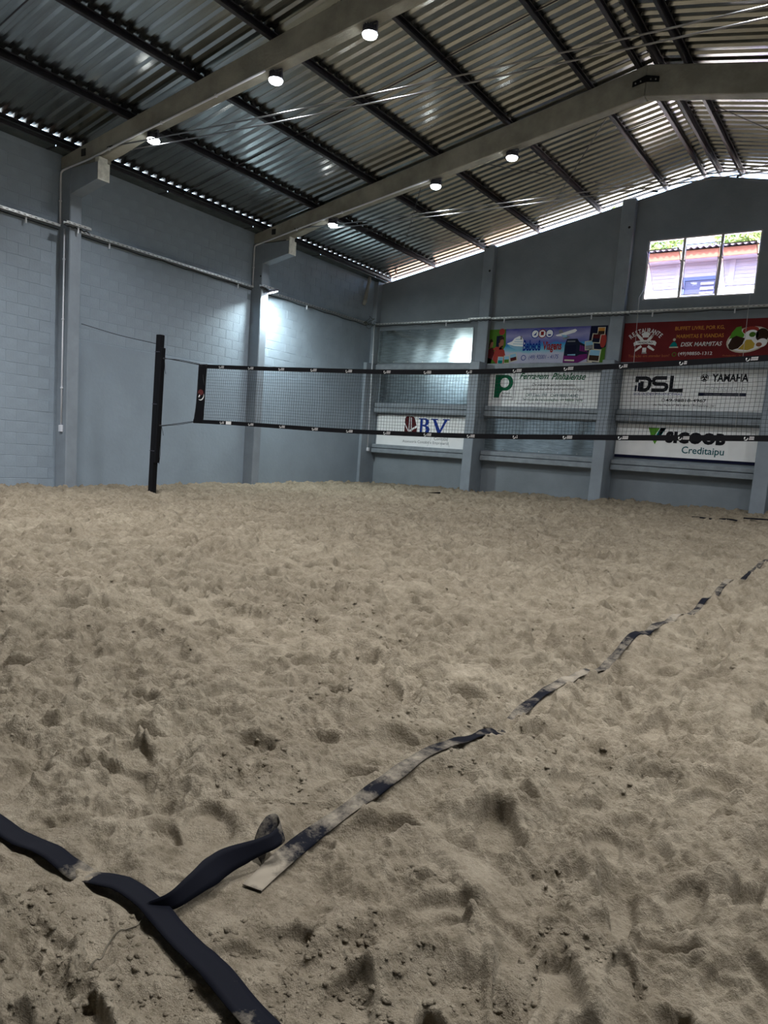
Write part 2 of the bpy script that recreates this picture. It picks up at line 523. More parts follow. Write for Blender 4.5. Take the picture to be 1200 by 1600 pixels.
def bury(s, spans):
    """how far (m) the strap lies under or over the sand along its length"""
    z = np.full_like(s, 0.006)
    for a, b, d in spans:
        k = np.clip((s - a) / 0.10, 0, 1) * np.clip((b - s) / 0.10, 0, 1)
        z -= d * k
    return z

def lay_strap(path, n, hw, spans, lift=None, edge=0.0):
    P = spline(path, n)
    d = np.r_[0, np.cumsum(np.linalg.norm(np.diff(P, axis=0), axis=1))]
    hz = smooth1(hsample(P[:, 0], P[:, 1]), max(3, n // 40))
    off = bury(d, spans)
    z = hz + off
    if lift is not None: z += np.interp(d, lift[0], lift[1])
    T = np.gradient(P, axis=0); T /= np.linalg.norm(T, axis=1)[:, None]
    Nn = np.c_[-T[:, 1], T[:, 0]]
    wob = 0.010 * np.sin(d * 5.1) + 0.006 * np.sin(d * 13.0 + 1)
    # bed: pull the sand to just below the strap where it lies on top
    for q in range(0, n):
        px, py = P[q]
        r = math.hypot(px, py); t = math.atan2(-px, py)
        if r > 14 or off[q] < -0.004: continue
        R = hw * 1.9
        i0, i1 = np.searchsorted(rad, [r - R, r + R]); dt = R / r
        j0, j1 = np.searchsorted(th, [t - dt, t + dt])
        if i1 <= i0 or j1 <= j0: continue
        dd = np.hypot(GX[i0:i1, j0:j1] - px, GY[i0:i1, j0:j1] - py)
        k = np.clip((R - dd) / (R * 0.5), 0, 1)
        tgt = z[q] - 0.006 - (0 if lift is None else np.interp(d[q], lift[0], lift[1]))
        over = np.maximum(0, H[i0:i1, j0:j1] - tgt)
        H[i0:i1, j0:j1] -= over * k * 0.9
    return P, z, Nn, wob, d

HW = 0.027
sideline = lay_strap([(-1.135, 1.205), (-1.165, 1.36), (-1.19, 1.70), (-1.185, 2.2), (-1.19, 3.0), (-1.195, 4.2), (-1.20, 6.5), (-1.20, 9.5), (-1.21, 13.2)], 420, HW,
                     [(1.32, 1.62, 0.018), (1.98, 2.08, 0.006), (2.68, 2.86, 0.012), (5.0, 5.2, 0.008)])
baseline = lay_strap([(-5.2, 1.06), (-3.6, 1.03), (-2.6, 0.99), (-1.95, 0.957), (-1.63, 0.960), (-1.40, 0.984), (-1.235, 0.996), (-1.13, 0.978), (-1.0, 0.950), (-0.813, 0.901), (-0.55, 0.835), (-0.30, 0.77)], 420, HW,
                     [(3.62, 3.86, 0.020), (3.02, 3.12, 0.004)], lift=([0, 2.9, 3.2, 3.45, 3.75, 4.05, 4.3, 4.6, 5.0], [0, 0.004, 0.018, 0.004, 0.012, 0.016, 0.018, 0.016, 0.006]))

# floor mesh: the dense fan plus plain sand for the rest of the hall
def grid_mesh(name, X, Y, Z, keep):
    nr, nt = X.shape
    me = bpy.data.meshes.new(name)
    idx = np.arange(nr * nt).reshape(nr, nt)
    a = idx[:-1, :-1]; b = idx[:-1, 1:]; c = idx[1:, 1:]; d = idx[1:, :-1]
    q = np.stack([a, b, c, d], -1).reshape(-1, 4)
    kk = (keep[:-1, :-1] & keep[:-1, 1:] & keep[1:, 1:] & keep[1:, :-1]).reshape(-1)
    q = q[kk]
    used = np.unique(q)
    mp = np.full(nr * nt, -1); mp[used] = np.arange(len(used))
    q = mp[q]
    co = np.stack([X.reshape(-1), Y.reshape(-1), Z.reshape(-1)], -1)[used]
    return co, q
inside = (GX > XL - 0.06) & (GX < XR + 0.05) & (GY < YF + 0.05)
co1, q1 = grid_mesh('f', GX, GY, H, inside)
def coarse():
    rr = np.r_[np.linspace(0.0, 0.5, 5)[1:], rad[::22]]
    tt = np.linspace(TH1, TH0 + 2 * math.pi, 150)
    R2, T2 = np.meshgrid(rr, tt, indexing='ij')
    X = -R2 * np.sin(T2); Y = R2 * np.cos(T2)
    Z = sand_trend(X, Y) + 0.016 * rotn(X, Y, 1.3, 1) + 0.02 * rotn(X, Y, 0.55, 2) + 0.012 * rotn(X, Y, .26, 3)
    Z[:, 0] = np.interp(rr, rad, H[:, -1]); Z[:, -1] = np.interp(rr, rad, H[:, 0])
    kp = (X > XL - 0.3) & (X < XR + 0.3) & (Y < YF + 0.3) & (Y > YB - 0.3)
    c, q = grid_mesh('c', X, Y, Z, kp)
    # the small disc under the camera
    t2 = np.linspace(TH0, TH1, 60)
    r2 = np.linspace(0.0, rad[0], 8)
    R3, T3 = np.meshgrid(r2, t2, indexing='ij')
    X3 = -R3 * np.sin(T3); Y3 = R3 * np.cos(T3)
    Z3 = sand_trend(X3, Y3) + 0.016 * rotn(X3, Y3, 1.3, 1) + 0.02 * rotn(X3, Y3, 0.55, 2)
    Z3[-1] = np.interp(t2, th, H[0])
    c3, q3 = grid_mesh('d', X3, Y3, Z3, np.ones_like(X3, bool))
    return np.r_[c, c3], np.r_[q, q3 + len(c)]
co2, q2 = coarse()
co = np.r_[co1, co2]; qq = np.r_[q1, q2 + len(co1)]
me = bpy.data.meshes.new('floor')
me.vertices.add(len(co)); me.vertices.foreach_set('co', co.astype(np.float32).ravel())
me.loops.add(len(qq) * 4); me.loops.foreach_set('vertex_index', qq.astype(np.int32).ravel())
me.polygons.add(len(qq)); me.polygons.foreach_set('loop_start', np.arange(0, len(qq) * 4, 4, dtype=np.int32))
me.polygons.foreach_set('use_smooth', np.ones(len(qq), bool))
me.update(calc_edges=True); me.validate()
floor = link('floor', me, M_sand)
tag(floor, 'trampled beige sand covering the whole court floor, full of footprints', kind='structure')

# loose clods on the trampled sand
def clods():
    bm = bmesh.new(); bmesh.ops.create_icosphere(bm, subdivisions=1, radius=1.0)
    V0 = np.array([v.co[:] for v in bm.verts]); F0 = np.array([[v.index for v in f.verts] for f in bm.faces]); bm.free()
    N = 26000
    g = np.random.default_rng(3)
    r = 0.75 + 5.2 * g.random(N) ** 1.6
    t = TH0 + 0.1 + (TH1 - TH0 - 0.2) * g.random(N)
    x = -r * np.sin(t); y = r * np.cos(t)
    m = rotn(x, y, 0.5, 21) + 0.6 * rotn(x, y, 0.16, 22)
    k = m > 0.10
    x, y, r = x[k], y[k], r[k]
    s = (0.0020 + 0.0085 * g.random(len(x)) ** 3.5) * (0.8 + 0.12 * r)
    z = hsample(x, y) - s * 0.05
    vv = []; ff = []
    for i in range(len(x)):
        jit = 1 + 0.38 * g.standard_normal(V0.shape) * np.array([1, 1, 0.8])
        vv.append(V0 * jit * s[i] * np.array([1, 1, 0.62]) + np.array([x[i], y[i], z[i]]))
        ff.append(F0 + i * len(V0))
    vv = np.concatenate(vv); ff = np.concatenate(ff)
    me = bpy.data.meshes.new('sand_clods')
    me.from_pydata(vv.tolist(), [], ff.tolist())
    o = link('sand_clods', me, M_sand, smooth=True)
    tag(o, 'small loose crumbs of sand scattered over the trampled foreground', 'sand', kind='stuff')
clods()

# ------------------------------------------------------------------ court line straps
def ribbon(name, C3, W3, thick=0.0022, dust=None, parent=None, mat_=None):
    """strap through centre points C3 with half-width vectors W3, with real thickness"""
    C3 = np.asarray(C3); W3 = np.asarray(W3); n = len(C3)
    T = np.gradient(C3, axis=0)
    Nn = np.cross(T, W3); Nn /= np.linalg.norm(Nn, axis=1)[:, None] + 1e-9
    vs = []; du = []
    cols = (-1, -0.5, 0, 0.5, 1)
    for i in range(n):
        for s in (1, -1):
            for k in cols:
                vs.append(C3[i] + W3[i] * k + Nn[i] * s * thick / 2)
                du.append(dust[i] if dust is not None else 0.0)
    m = len(cols) * 2; L = len(cols); fs = []
    for i in range(n - 1):
        a = i * m
        for k in range(L - 1):
            fs.append((a + k, a + k + 1, a + m + k + 1, a + m + k))
            fs.append((a + L + k + 1, a + L + k, a + m + L + k, a + m + L + k + 1))
        fs.append((a, a + m, a + m + L, a + L)); fs.append((a + L - 1, a + 2 * L - 1, a + m + 2 * L - 1, a + m + L - 1))
    fs.append(tuple(list(range(L)) + list(range(2 * L - 1, L - 1, -1))))
    e = (n - 1) * m
    fs.append(tuple(list(range(e + L - 1, e - 1, -1)) + list(range(e + L, e + 2 * L))))
    me = bpy.data.meshes.new(name); me.from_pydata([tuple(v) for v in vs], [], fs)
    at = me.attributes.new('dust', 'FLOAT', 'POINT'); at.data.foreach_set('value', du)
    return link(name, me, mat_ or M_strap, parent, smooth=True)

def strap_object(name, data, dustf):
    P, z, Nn, wob, d = data
    hl = hsample(P[:, 0] + Nn[:, 0] * HW, P[:, 1] + Nn[:, 1] * HW)
    hr = hsample(P[:, 0] - Nn[:, 0] * HW, P[:, 1] - Nn[:, 1] * HW)
    sl = np.clip(smooth1((hl - hr) / 2, 3), -0.009, 0.009)
    C3 = np.c_[P[:, 0], P[:, 1] , z]
    C3[:, :2] += Nn * (0.006 * np.sin(d * 7.3))[:, None]
    W3 = np.c_[Nn * HW, sl * 0.8]
    return ribbon(name, C3, W3, dust=dustf(d))

o = strap_object('court_sideline_strap', sideline, lambda d: 0.15 + 0.08 * np.sin(d * 3.1 + 0.5) + 0.06 * np.sin(d * 9.0) + 0.10 * np.exp(-(d / 0.16) ** 2) - 0.30 * np.exp(-((d - 0.24) / 0.07) ** 2))
tag(o, 'long dusty black court line strap running away from the corner towards the end wall', 'strap')
o = strap_object('court_baseline_strap', baseline, lambda d: -0.10 + 0.26 * np.exp(-((d - 3.72) / 0.10) ** 2) + 0.16 * np.exp(-((d - 3.22) / 0.06) ** 2) + 0.20 * np.exp(-((d - 4.38) / 0.07) ** 2))
tag(o, 'black court line strap crossing the near left corner of the sand', 'strap')

# the tied, twisted end of the sideline: knot, belly, loop, then back under the sand
lp = [(-1.235, 0.988, 0.018), (-1.198, 1.024, 0.035), (-1.193, 1.070, 0.045), (-1.199, 1.132, 0.050), (-1.203, 1.186, 0.052), (-1.196, 1.243, 0.055), (-1.186, 1.289, 0.060),
      (-1.177, 1.325, 0.066), (-1.182, 1.356, 0.072), (-1.203, 1.366, 0.078), (-1.216, 1.352, 0.072), (-1.217, 1.330, 0.056), (-1.213, 1.312, 0.038), (-1.208, 1.300, 0.020), (-1.203, 1.290, 0.004)]
lw = [(-0.006, -0.002, 0.010), (-0.015, -0.002, 0.018), (-0.019, -0.002, 0.020), (-0.018, -0.002, 0.020), (-0.016, -0.002, 0.021), (-0.012, 0.000, 0.020), (-0.008, 0.002, 0.016),
      (-0.010, 0.004, 0.014), (-0.018, 0.006, 0.016), (-0.022, 0.006, 0.012), (-0.021, 0.005, 0.012), (-0.021, 0.004, 0.012), (-0.021, 0.003, 0.012), (-0.021, 0.003, 0.012), (-0.021, 0.003, 0.012)]
CL = spline(lp, 90); WL = spline(lw, 90) * 1.15
base_h = hsample(CL[:, 0], CL[:, 1])
CL[:, 2] += smooth1(base_h, 12)
o = ribbon('sideline_strap_loop', CL, WL, dust=np.interp(np.arange(90), [0, 20, 32, 45, 58, 64, 72, 89], [-0.25, -0.02, 0.02, -0.35, -0.2, 0.24, 0.2, 0.1]))
tag(o, 'twisted black strap end folded into a loop and tied to the baseline strap', 'strap')
# thin cord that trails in the sand from the knot
kz = lambda x, y: float(hsample([x], [y])[0])
cp = [(-1.235, 0.975), (-1.225, 0.945), (-1.235, 0.915), (-1.232, 0.88), (-1.215, 0.855), (-1.20, 0.82), (-1.195, 0.79)]
cp = spline(cp, 40)
mb = MB(); mb.tube([(x, y, kz(x, y) + 0.0035) for x, y in cp], 0.0016, 6)
o = mb.build('anchor_cord', mat('jute_cord', (0.10, 0.085, 0.06), 0.9), smooth=True)
tag(o, 'thin brown cord trailing over the sand from the strap knot', 'cord')
# far court line, nearly buried, near the end wall
for pts in ([(-3.35, 15.20), (-3.1, 15.22), (-2.82, 15.30)], [(-2.74, 15.33), (-2.55, 15.36), (-2.42, 15.37)], [(-2.33, 15.42), (-2.05, 15.46), (-1.6, 15.50), (-1.1, 15.52)]):
    P = spline(pts, 30)
    hz = hsample(P[:, 0], P[:, 1]).max() + 0.0
    T = np.gradient(P, axis=0); T /= np.linalg.norm(T, axis=1)[:, None]
    Nn = np.c_[-T[:, 1], T[:, 0]]
    C3 = np.c_[P, np.full(30, hz) + 0.012 * np.sin(np.linspace(0, 3.14, 30))]
    o = ribbon('far_line_strap', C3, np.c_[Nn * 0.025, np.full(30, 0.012)], dust=np.full(30, -0.3))
    lab = {-3.35: 'leftmost strip of the half buried black line by the end wall', -2.74: 'short middle strip of the half buried black line by the end wall', -2.33: 'rightmost strip of the half buried black line by the end wall'}[pts[0][0]]
    tag(o, lab, 'strap', 'far court line')
P = spline([(-8.55, 14.00), (-8.42, 14.10), (-8.30, 14.16)], 14)
o = ribbon('strap_scrap', np.c_[P, hsample(P[:, 0], P[:, 1]).max() + 0.02 + 0.02 * np.linspace(0, 1, 14)], np.outer(np.linspace(0.15, 1, 14), [0.006, -0.006, 0.018]), dust=np.full(14, -0.4))
tag(o, 'scrap of black strap poking out of the sand below the end wall sign', 'strap')

# ------------------------------------------------------------------ left wall of painted blocks
def wall_left():
    mb = MB()
    mb.box(XL - 0.20, XL - 0.004, YB, YF + 0.2, -0.4, ZEAVE)
    w_ = mb.build('wall_left', M_wall)
    tag(w_, 'grey painted block wall running along the left of the court', kind='structure')
    bh, bl, jt = 0.20, 0.40, 0.006
    tmp = MB(); tmp.box(-0.10, 0.0, jt / 2, bl - jt / 2, jt / 2, bh - jt / 2)
    bme = tmp.mesh('block', 0.004)
    tmp = MB(); tmp.box(-0.10, 0.0, jt / 2, bl / 2 - jt / 2, jt / 2, bh - jt / 2)
    hme = tmp.mesh('half_block', 0.004)
    bme.materials.append(M_wall); hme.materials.append(M_wall)
    rest = MB()
    spots = []
    for (ya, yb_) in ((-6.6, 7.75), (7.98, 12.5), (12.73, 17.0)):
        for k in range(0, 30):
            z = -0.05 + k * bh
            if z + bh > ZEAVE: continue
            if ya > 7 and z < 2.72: continue
            y = ya - (0.2 if k % 2 else 0.0)
            while y < yb_ - 0.02:
                a, b = max(y, ya), min(y + bl, yb_)
                if b - a > 0.06: spots.append((a, b, z))
                y += bl
    def vis(s):
        a, b, z = s
        return b > 6.55
    show = sorted([s for s in spots if vis(s)], key=lambda s: math.dist((XL, (s[0] + s[1]) / 2, s[2]), CAM))
    n = 0
    rr = random.Random(2)
    for s in show:
        a, b, z = s
        dx = rr.uniform(-0.0015, 0.0010)
        full = abs(b - a - bl) < 1e-4
        half = abs(b - a - bl / 2) < 1e-3
        if n < 300 and (full or half):
            o = bpy.data.objects.new('block', bme if full else hme)
            C.objects.link(o); o.parent = w_; o.location = (XL + dx, a, z); n += 1
        else:
            rest.box(XL - 0.1, XL + dx, a + jt / 2, b - jt / 2, z + jt / 2, z + bh - jt / 2)
    for s in spots:
        if not vis(s):
            rest.box(XL - 0.1, XL + rr.uniform(-0.0015, 0.0010), s[0] + jt / 2, s[1] - jt / 2, s[2] + jt / 2, s[2] + bh - jt / 2)
    o = rest.build('block_courses', M_wall, w_); o['kind'] = 'stuff'
    # smooth rendered dado of the two farther bays
    pl = MB(); pl.box(XL - 0.05, XL + 0.022, 7.98, 12.5, -0.3, 2.74); pl.build('plaster_panel', M_plaster, w_, 0.006)
    pl = MB(); pl.box(XL - 0.05, XL + 0.022, 12.73, 17.0, -0.3, 2.74); pl.build('plaster_panel', M_plaster, w_, 0.006)
wall_left()

# ------------------------------------------------------------------ end wall: recessed bays between pillars, gable above
YU = 17.45
def wall_end():
    mb = MB()
    mb.box(XL - 0.2, XR + 0.2, YF, YF + 0.2, -0.4, 3.6)
    # gable with the window opening
    wx0, wx1, wz0, wz1 = -5.34, -3.00, 4.95, 6.27
    def strip(xa, xb, z0=None, z1=None):
        pts = [(xa, z0 if z0 is not None else 3.52), (xb, z0 if z0 is not None else 3.52)]
        if z1 is not None: pts += [(xb, z1), (xa, z1)]
        else:
            pts += [(xb, zb(xb) - 0.05)]
            if xa < XRIDGE < xb: pts += [(XRIDGE, zb(XRIDGE) - 0.05)]
            pts += [(xa, zb(xa) - 0.05)]
        mb.prism(pts, YU, YU + 0.15)
    strip(XL - 0.2, wx0); strip(wx1, XR + 0.2)
    strip(wx0, wx1, z1=wz0); strip(wx0, wx1, z0=wz1)
    o = mb.build('wall_end', M_gable)
    tag(o, 'dark grey painted gable wall with window at the far end', kind='structure')
    for nm, b in (('wall_right', (XR, XR + 0.2, YB, YF + 0.2, -0.4, ZEAVE + 0.1)),):
        m2 = MB(); m2.box(*b); o = m2.build(nm, M_plaster); tag(o, 'grey painted wall right of the court', kind='structure')
    m2 = MB()
    m2.prism([(XL - 0.2, -0.4), (XR + 0.2, -0.4), (XR + 0.2, zb(XR) - 0.03), (XRIDGE, zb(XRIDGE) - 0.03), (XL - 0.2, zb(XL) - 0.03)], YB - 0.2, YB)
    o = m2.build('wall_back', M_plaster); tag(o, 'grey painted wall behind the camera', kind='structure')
wall_end()

PIL = [(-9.42, -9.14), (-5.96, -5.67), (-2.50, -2.20), (0.96, 1.25)]
plabels = ['grey wall pillar between the shiny sheets and the travel banner', 'grey wall pillar between the travel banner and the red banner', 'grey wall pillar at the right edge beyond the red banner', 'grey wall pillar right of the signs, near the right wall']
for (xa, xb), lab in zip(PIL, plabels):
    root = empty('wall_pillar', ((xa + xb) / 2, 17.3, 0.0), lab, 'pillar', 'pillars of the end wall')
    mb = MB(); mb.box(xa, xb, 17.03, YF + 0.02, -0.3, 3.57); mb.build('buttress', M_pillar, root, 0.012)
    mb = MB(); mb.box(xa - 0.02, xb - 0.0, 17.30, YU + 0.05, 3.57, zb((xa + xb) / 2) - 0.02); mb.build('upper_column', M_pillar, root, 0.012)
    mb = MB(); mb.lathe([(0.028, -0.002), (0.028, 0.002)], 14, Matrix.Translation(((xa + xb) / 2 + 0.05, 17.298, zb(xa) - 0.62)) @ Matrix.Rotation(math.pi / 2, 4, 'X')); mb.build('bolt_hole', M_dark, root)
    mb = MB(); mb.box(xb - 0.001, xb + 0.002, 17.34, 17.365, 3.05, 3.15); mb.build('side_slot', M_dark, root)
root = empty('wall_pillar', (XL + 0.06, 17.3, 0), 'narrow corner pillar where the left wall meets the end wall', 'pillar')
mb = MB(); mb.box(XL - 0.05, XL + 0.11, 16.98, YF + 0.02, -0.3, 3.57); mb.build('buttress', M_pillar, root, 0.01)
mb = MB(); mb.box(XL - 0.05, XL + 0.14, 17.25, YF + 0.02, 3.57, 5.83); mb.build('upper_column', M_pillar, root, 0.01)

BAYS = [(-12.69, -9.42), (-9.14, -5.96), (-5.67, -2.50)]
bnames = ['corner bay', 'bay of the travel banner', 'bay of the red banner']
for b, (xa, xb) in enumerate(BAYS):
    for lev, (z0, z1, dep) in enumerate(((1.07, 1.32, 0.20), (2.22, 2.49, 0.20), (3.42, 3.56, 0.22))):
        lv = ['lowest', 'middle', 'top'][lev]
        if lev < 2:
            root = empty('wall_ledge', ((xa + xb) / 2, YF - 0.1, z0), '%s grey concrete ledge in the %s' % (lv, bnames[b]), 'ledge', 'ledges of the end wall')
            zm = (z0 + z1) / 2 + 0.01
            mb = MB(); mb.box(xa + 0.012, xb - 0.012, YF - dep, YF + 0.02, z0, zm - 0.006); mb.build('lower_course', M_ledge, root, 0.012)
            mb = MB(); mb.box(xa + 0.012, xb - 0.012, YF - dep + 0.02, YF + 0.02, zm + 0.006, z1); mb.build('upper_course', M_ledge, root, 0.012)
        else:
            mb = MB(); mb.box(xa + 0.004, xb - 0.004, YU - 0.05, YF, z0, z1)
            o = mb.build('wall_ledge', M_ledge, None, 0.008)
            tag(o, '%s grey concrete ledge in the %s' % (lv, bnames[b]), 'ledge', 'ledges of the end wall')

# ------------------------------------------------------------------ roof: purlins, sheets, ties
roof = empty('ceiling', (0, 0, 0), 'corrugated zinc roof on dark steel purlins above the court', kind='structure')
PX = [-12.50, -11.06, -9.55, -8.10, -6.58, -5.10, -4.31, -4.01, -3.57, -2.07, -0.57, 0.93, 2.43, 4.12]
def cpurlin(x):
    mb = MB(); z = zb(x); s = 1 if x < XRIDGE else -1
    a = math.atan(0.199) * (-s)
    M = Matrix.Translation((x, 0, z)) @ Matrix.Rotation(a, 4, 'Y')
    t = 0.004; y0, y1 = YB - 0.1, YF + 0.02
    hw = 0.027
    mb.box(-hw, -hw + t, y0, y1, 0, PUR, M)
    mb.box(-hw + t, hw, y0, y1, 0, t, M)
    mb.box(-hw + t, hw, y0, y1, PUR - t, PUR, M)
    mb.box(hw - t, hw, y0, y1, t, 0.022, M); mb.box(hw - t, hw, y0, y1, PUR - 0.022, PUR - t, M)
    return mb.build('purlin', M_purlin, roof)
for x in PX: cpurlin(x)

def sheet_mesh(sgn):
    """one trapezoidal sheet one metre wide, from eave to ridge; ribs every 20 cm"""
    prof = []
    for k in range(5):
        y = k * 0.2
        prof += [(y, 0.0), (y + 0.075, 0.0), (y + 0.105, 0.036), (y + 0.165, 0.036), (y + 0.195, 0.0)]
    prof += [(1.0, 0.0), (1.030, 0.0)]
    xs = [PX[0] - 0.05, XRIDGE] if sgn < 0 else [XRIDGE, PX[-1] + 0.05]
    vs = []; fs = []
    for x in xs:
        for y, h in prof:
            vs.append((x, y, zb(x) + PUR + 0.006 + h))
    n = len(prof)
    for i in range(n - 1): fs.append((i, i + 1, n + i + 1, n + i))
    me = bpy.data.meshes.new('roof_sheet'); me.from_pydata(vs, [], fs); me.materials.append(M_zinc)
    return me
SH = {-1: sheet_mesh(-1), 1: sheet_mesh(1)}
k = 0
y = YB - 0.65
while y < YF - 0.3:
    for s in (-1, 1):
        o = bpy.data.objects.new('roof_sheet', SH[s]); C.objects.link(o); o.parent = roof
        o.location = (0, y, 0.0015 * (k % 2))
    y += 1.0; k += 1
mb = MB()
mb.prism([(XRIDGE - 0.30, zb(XRIDGE - 0.3) + PUR + 0.05), (XRIDGE, zb(XRIDGE) + PUR + 0.075), (XRIDGE + 0.30, zb(XRIDGE + 0.3) + PUR + 0.05), (XRIDGE, zb(XRIDGE) + PUR + 0.066)], YB - 0.2, YF + 0.1)
mb.build('ridge_cap', M_zinc, roof)
for ys in (0.6, 5.5, 10.2, 14.42):
    for s in (-1, 1):
        xa, xb = (PX[0], PX[6]) if s < 0 else (PX[8], PX[-1])
        mb = MB(); mb.tube([(xa, ys, zb(xa) + 0.055), (xb, ys, zb(xb) + 0.055)], 0.011, 6); mb.build('sag_bar', M_purlin, roof)
for a, b in (((-8.49, 12.75, 6.32), (-12.2, 17.38, 6.02)), ((-4.85, 12.75, 6.93), (-8.05, 17.38, 6.80)), ((-7.14, 12.75, 6.56), (-5.25, 17.38, 7.28)), ((-10.9, 12.75, 5.93), (-9.3, 17.38, 6.46)), ((-3.2, 12.75, 6.85), (-0.6, 17.38, 6.72)), ((-0.6, 12.75, 6.4), (-3.62, 17.38, 7.36))):
    A, B = Vector(a), Vector(b)
    mb = MB(); mb.tube([A, (A + B) / 2 - Vector((0, 0, 0.02)), B], 0.006, 6); mb.build('brace_rod', M_purlin, roof)
    mb = MB(); mb.tube([B - (B - A).normalized() * 0.16, B], 0.022, 8); mb.build('brace_anchor', M_black, roof)

# gutters under the eaves
for s, x0, x1 in ((-1, XL - 0.20, PX[0] - 0.036), (1, PX[-1] + 0.036, XR + 0.20)):
    root = empty('roof_gutter', ((x0 + x1) / 2, 5, ZEAVE), 'dark metal gutter along the top of the %s wall' % ('left' if s < 0 else 'right'), 'gutter', 'eaves gutters')
    yy = YB
    while yy < YF - 0.3:
        ye = min(yy + 2.35, YF - 0.05)
        mb = MB(); mb.box(x0, x1, yy + 0.006, ye - 0.006, ZEAVE + 0.005, ZEAVE + 0.012); mb.box(x0, x0 + 0.006, yy + 0.006, ye - 0.006, ZEAVE + 0.012, ZEAVE + (0.045 if s < 0 else 0.11)); mb.box(x1 - 0.006, x1, yy + 0.006, ye - 0.006, ZEAVE + 0.012, ZEAVE + (0.11 if s < 0 else 0.045))
        mb.build('gutter_length', M_gutter, root)
        mb = MB(); mb.box(x0 - 0.002, x1 + 0.004, ye - 0.02, ye + 0.02, ZEAVE - 0.004, ZEAVE + 0.004); mb.build('gutter_joint', M_purlin, root)
        yy = ye
root = empty('drain_pipe', (-12.63, 16.75, 5.1), 'short grey drain pipe with elbow under the gutter corner', 'pipe')
mb = MB(); mb.tube([(-12.66, 16.80, 5.84), (-12.66, 16.80, 5.70), (-12.68, 16.76, 5.5), (-12.70, 16.72, 5.22), (-12.71, 16.72, 5.16), (-12.735, 16.73, 5.12), (-12.745, 16.74, 5.105)], 0.05, 12)
mb.build('pipe', mat('grey_pipe', (0.30, 0.30, 0.27), 0.5), root, smooth=True)
mb = MB(); mb.tube([(-12.70, 16.722, 5.24), (-12.71, 16.72, 5.16)], 0.058, 12); mb.build('collar', MATS['grey_pipe'], root, smooth=True)

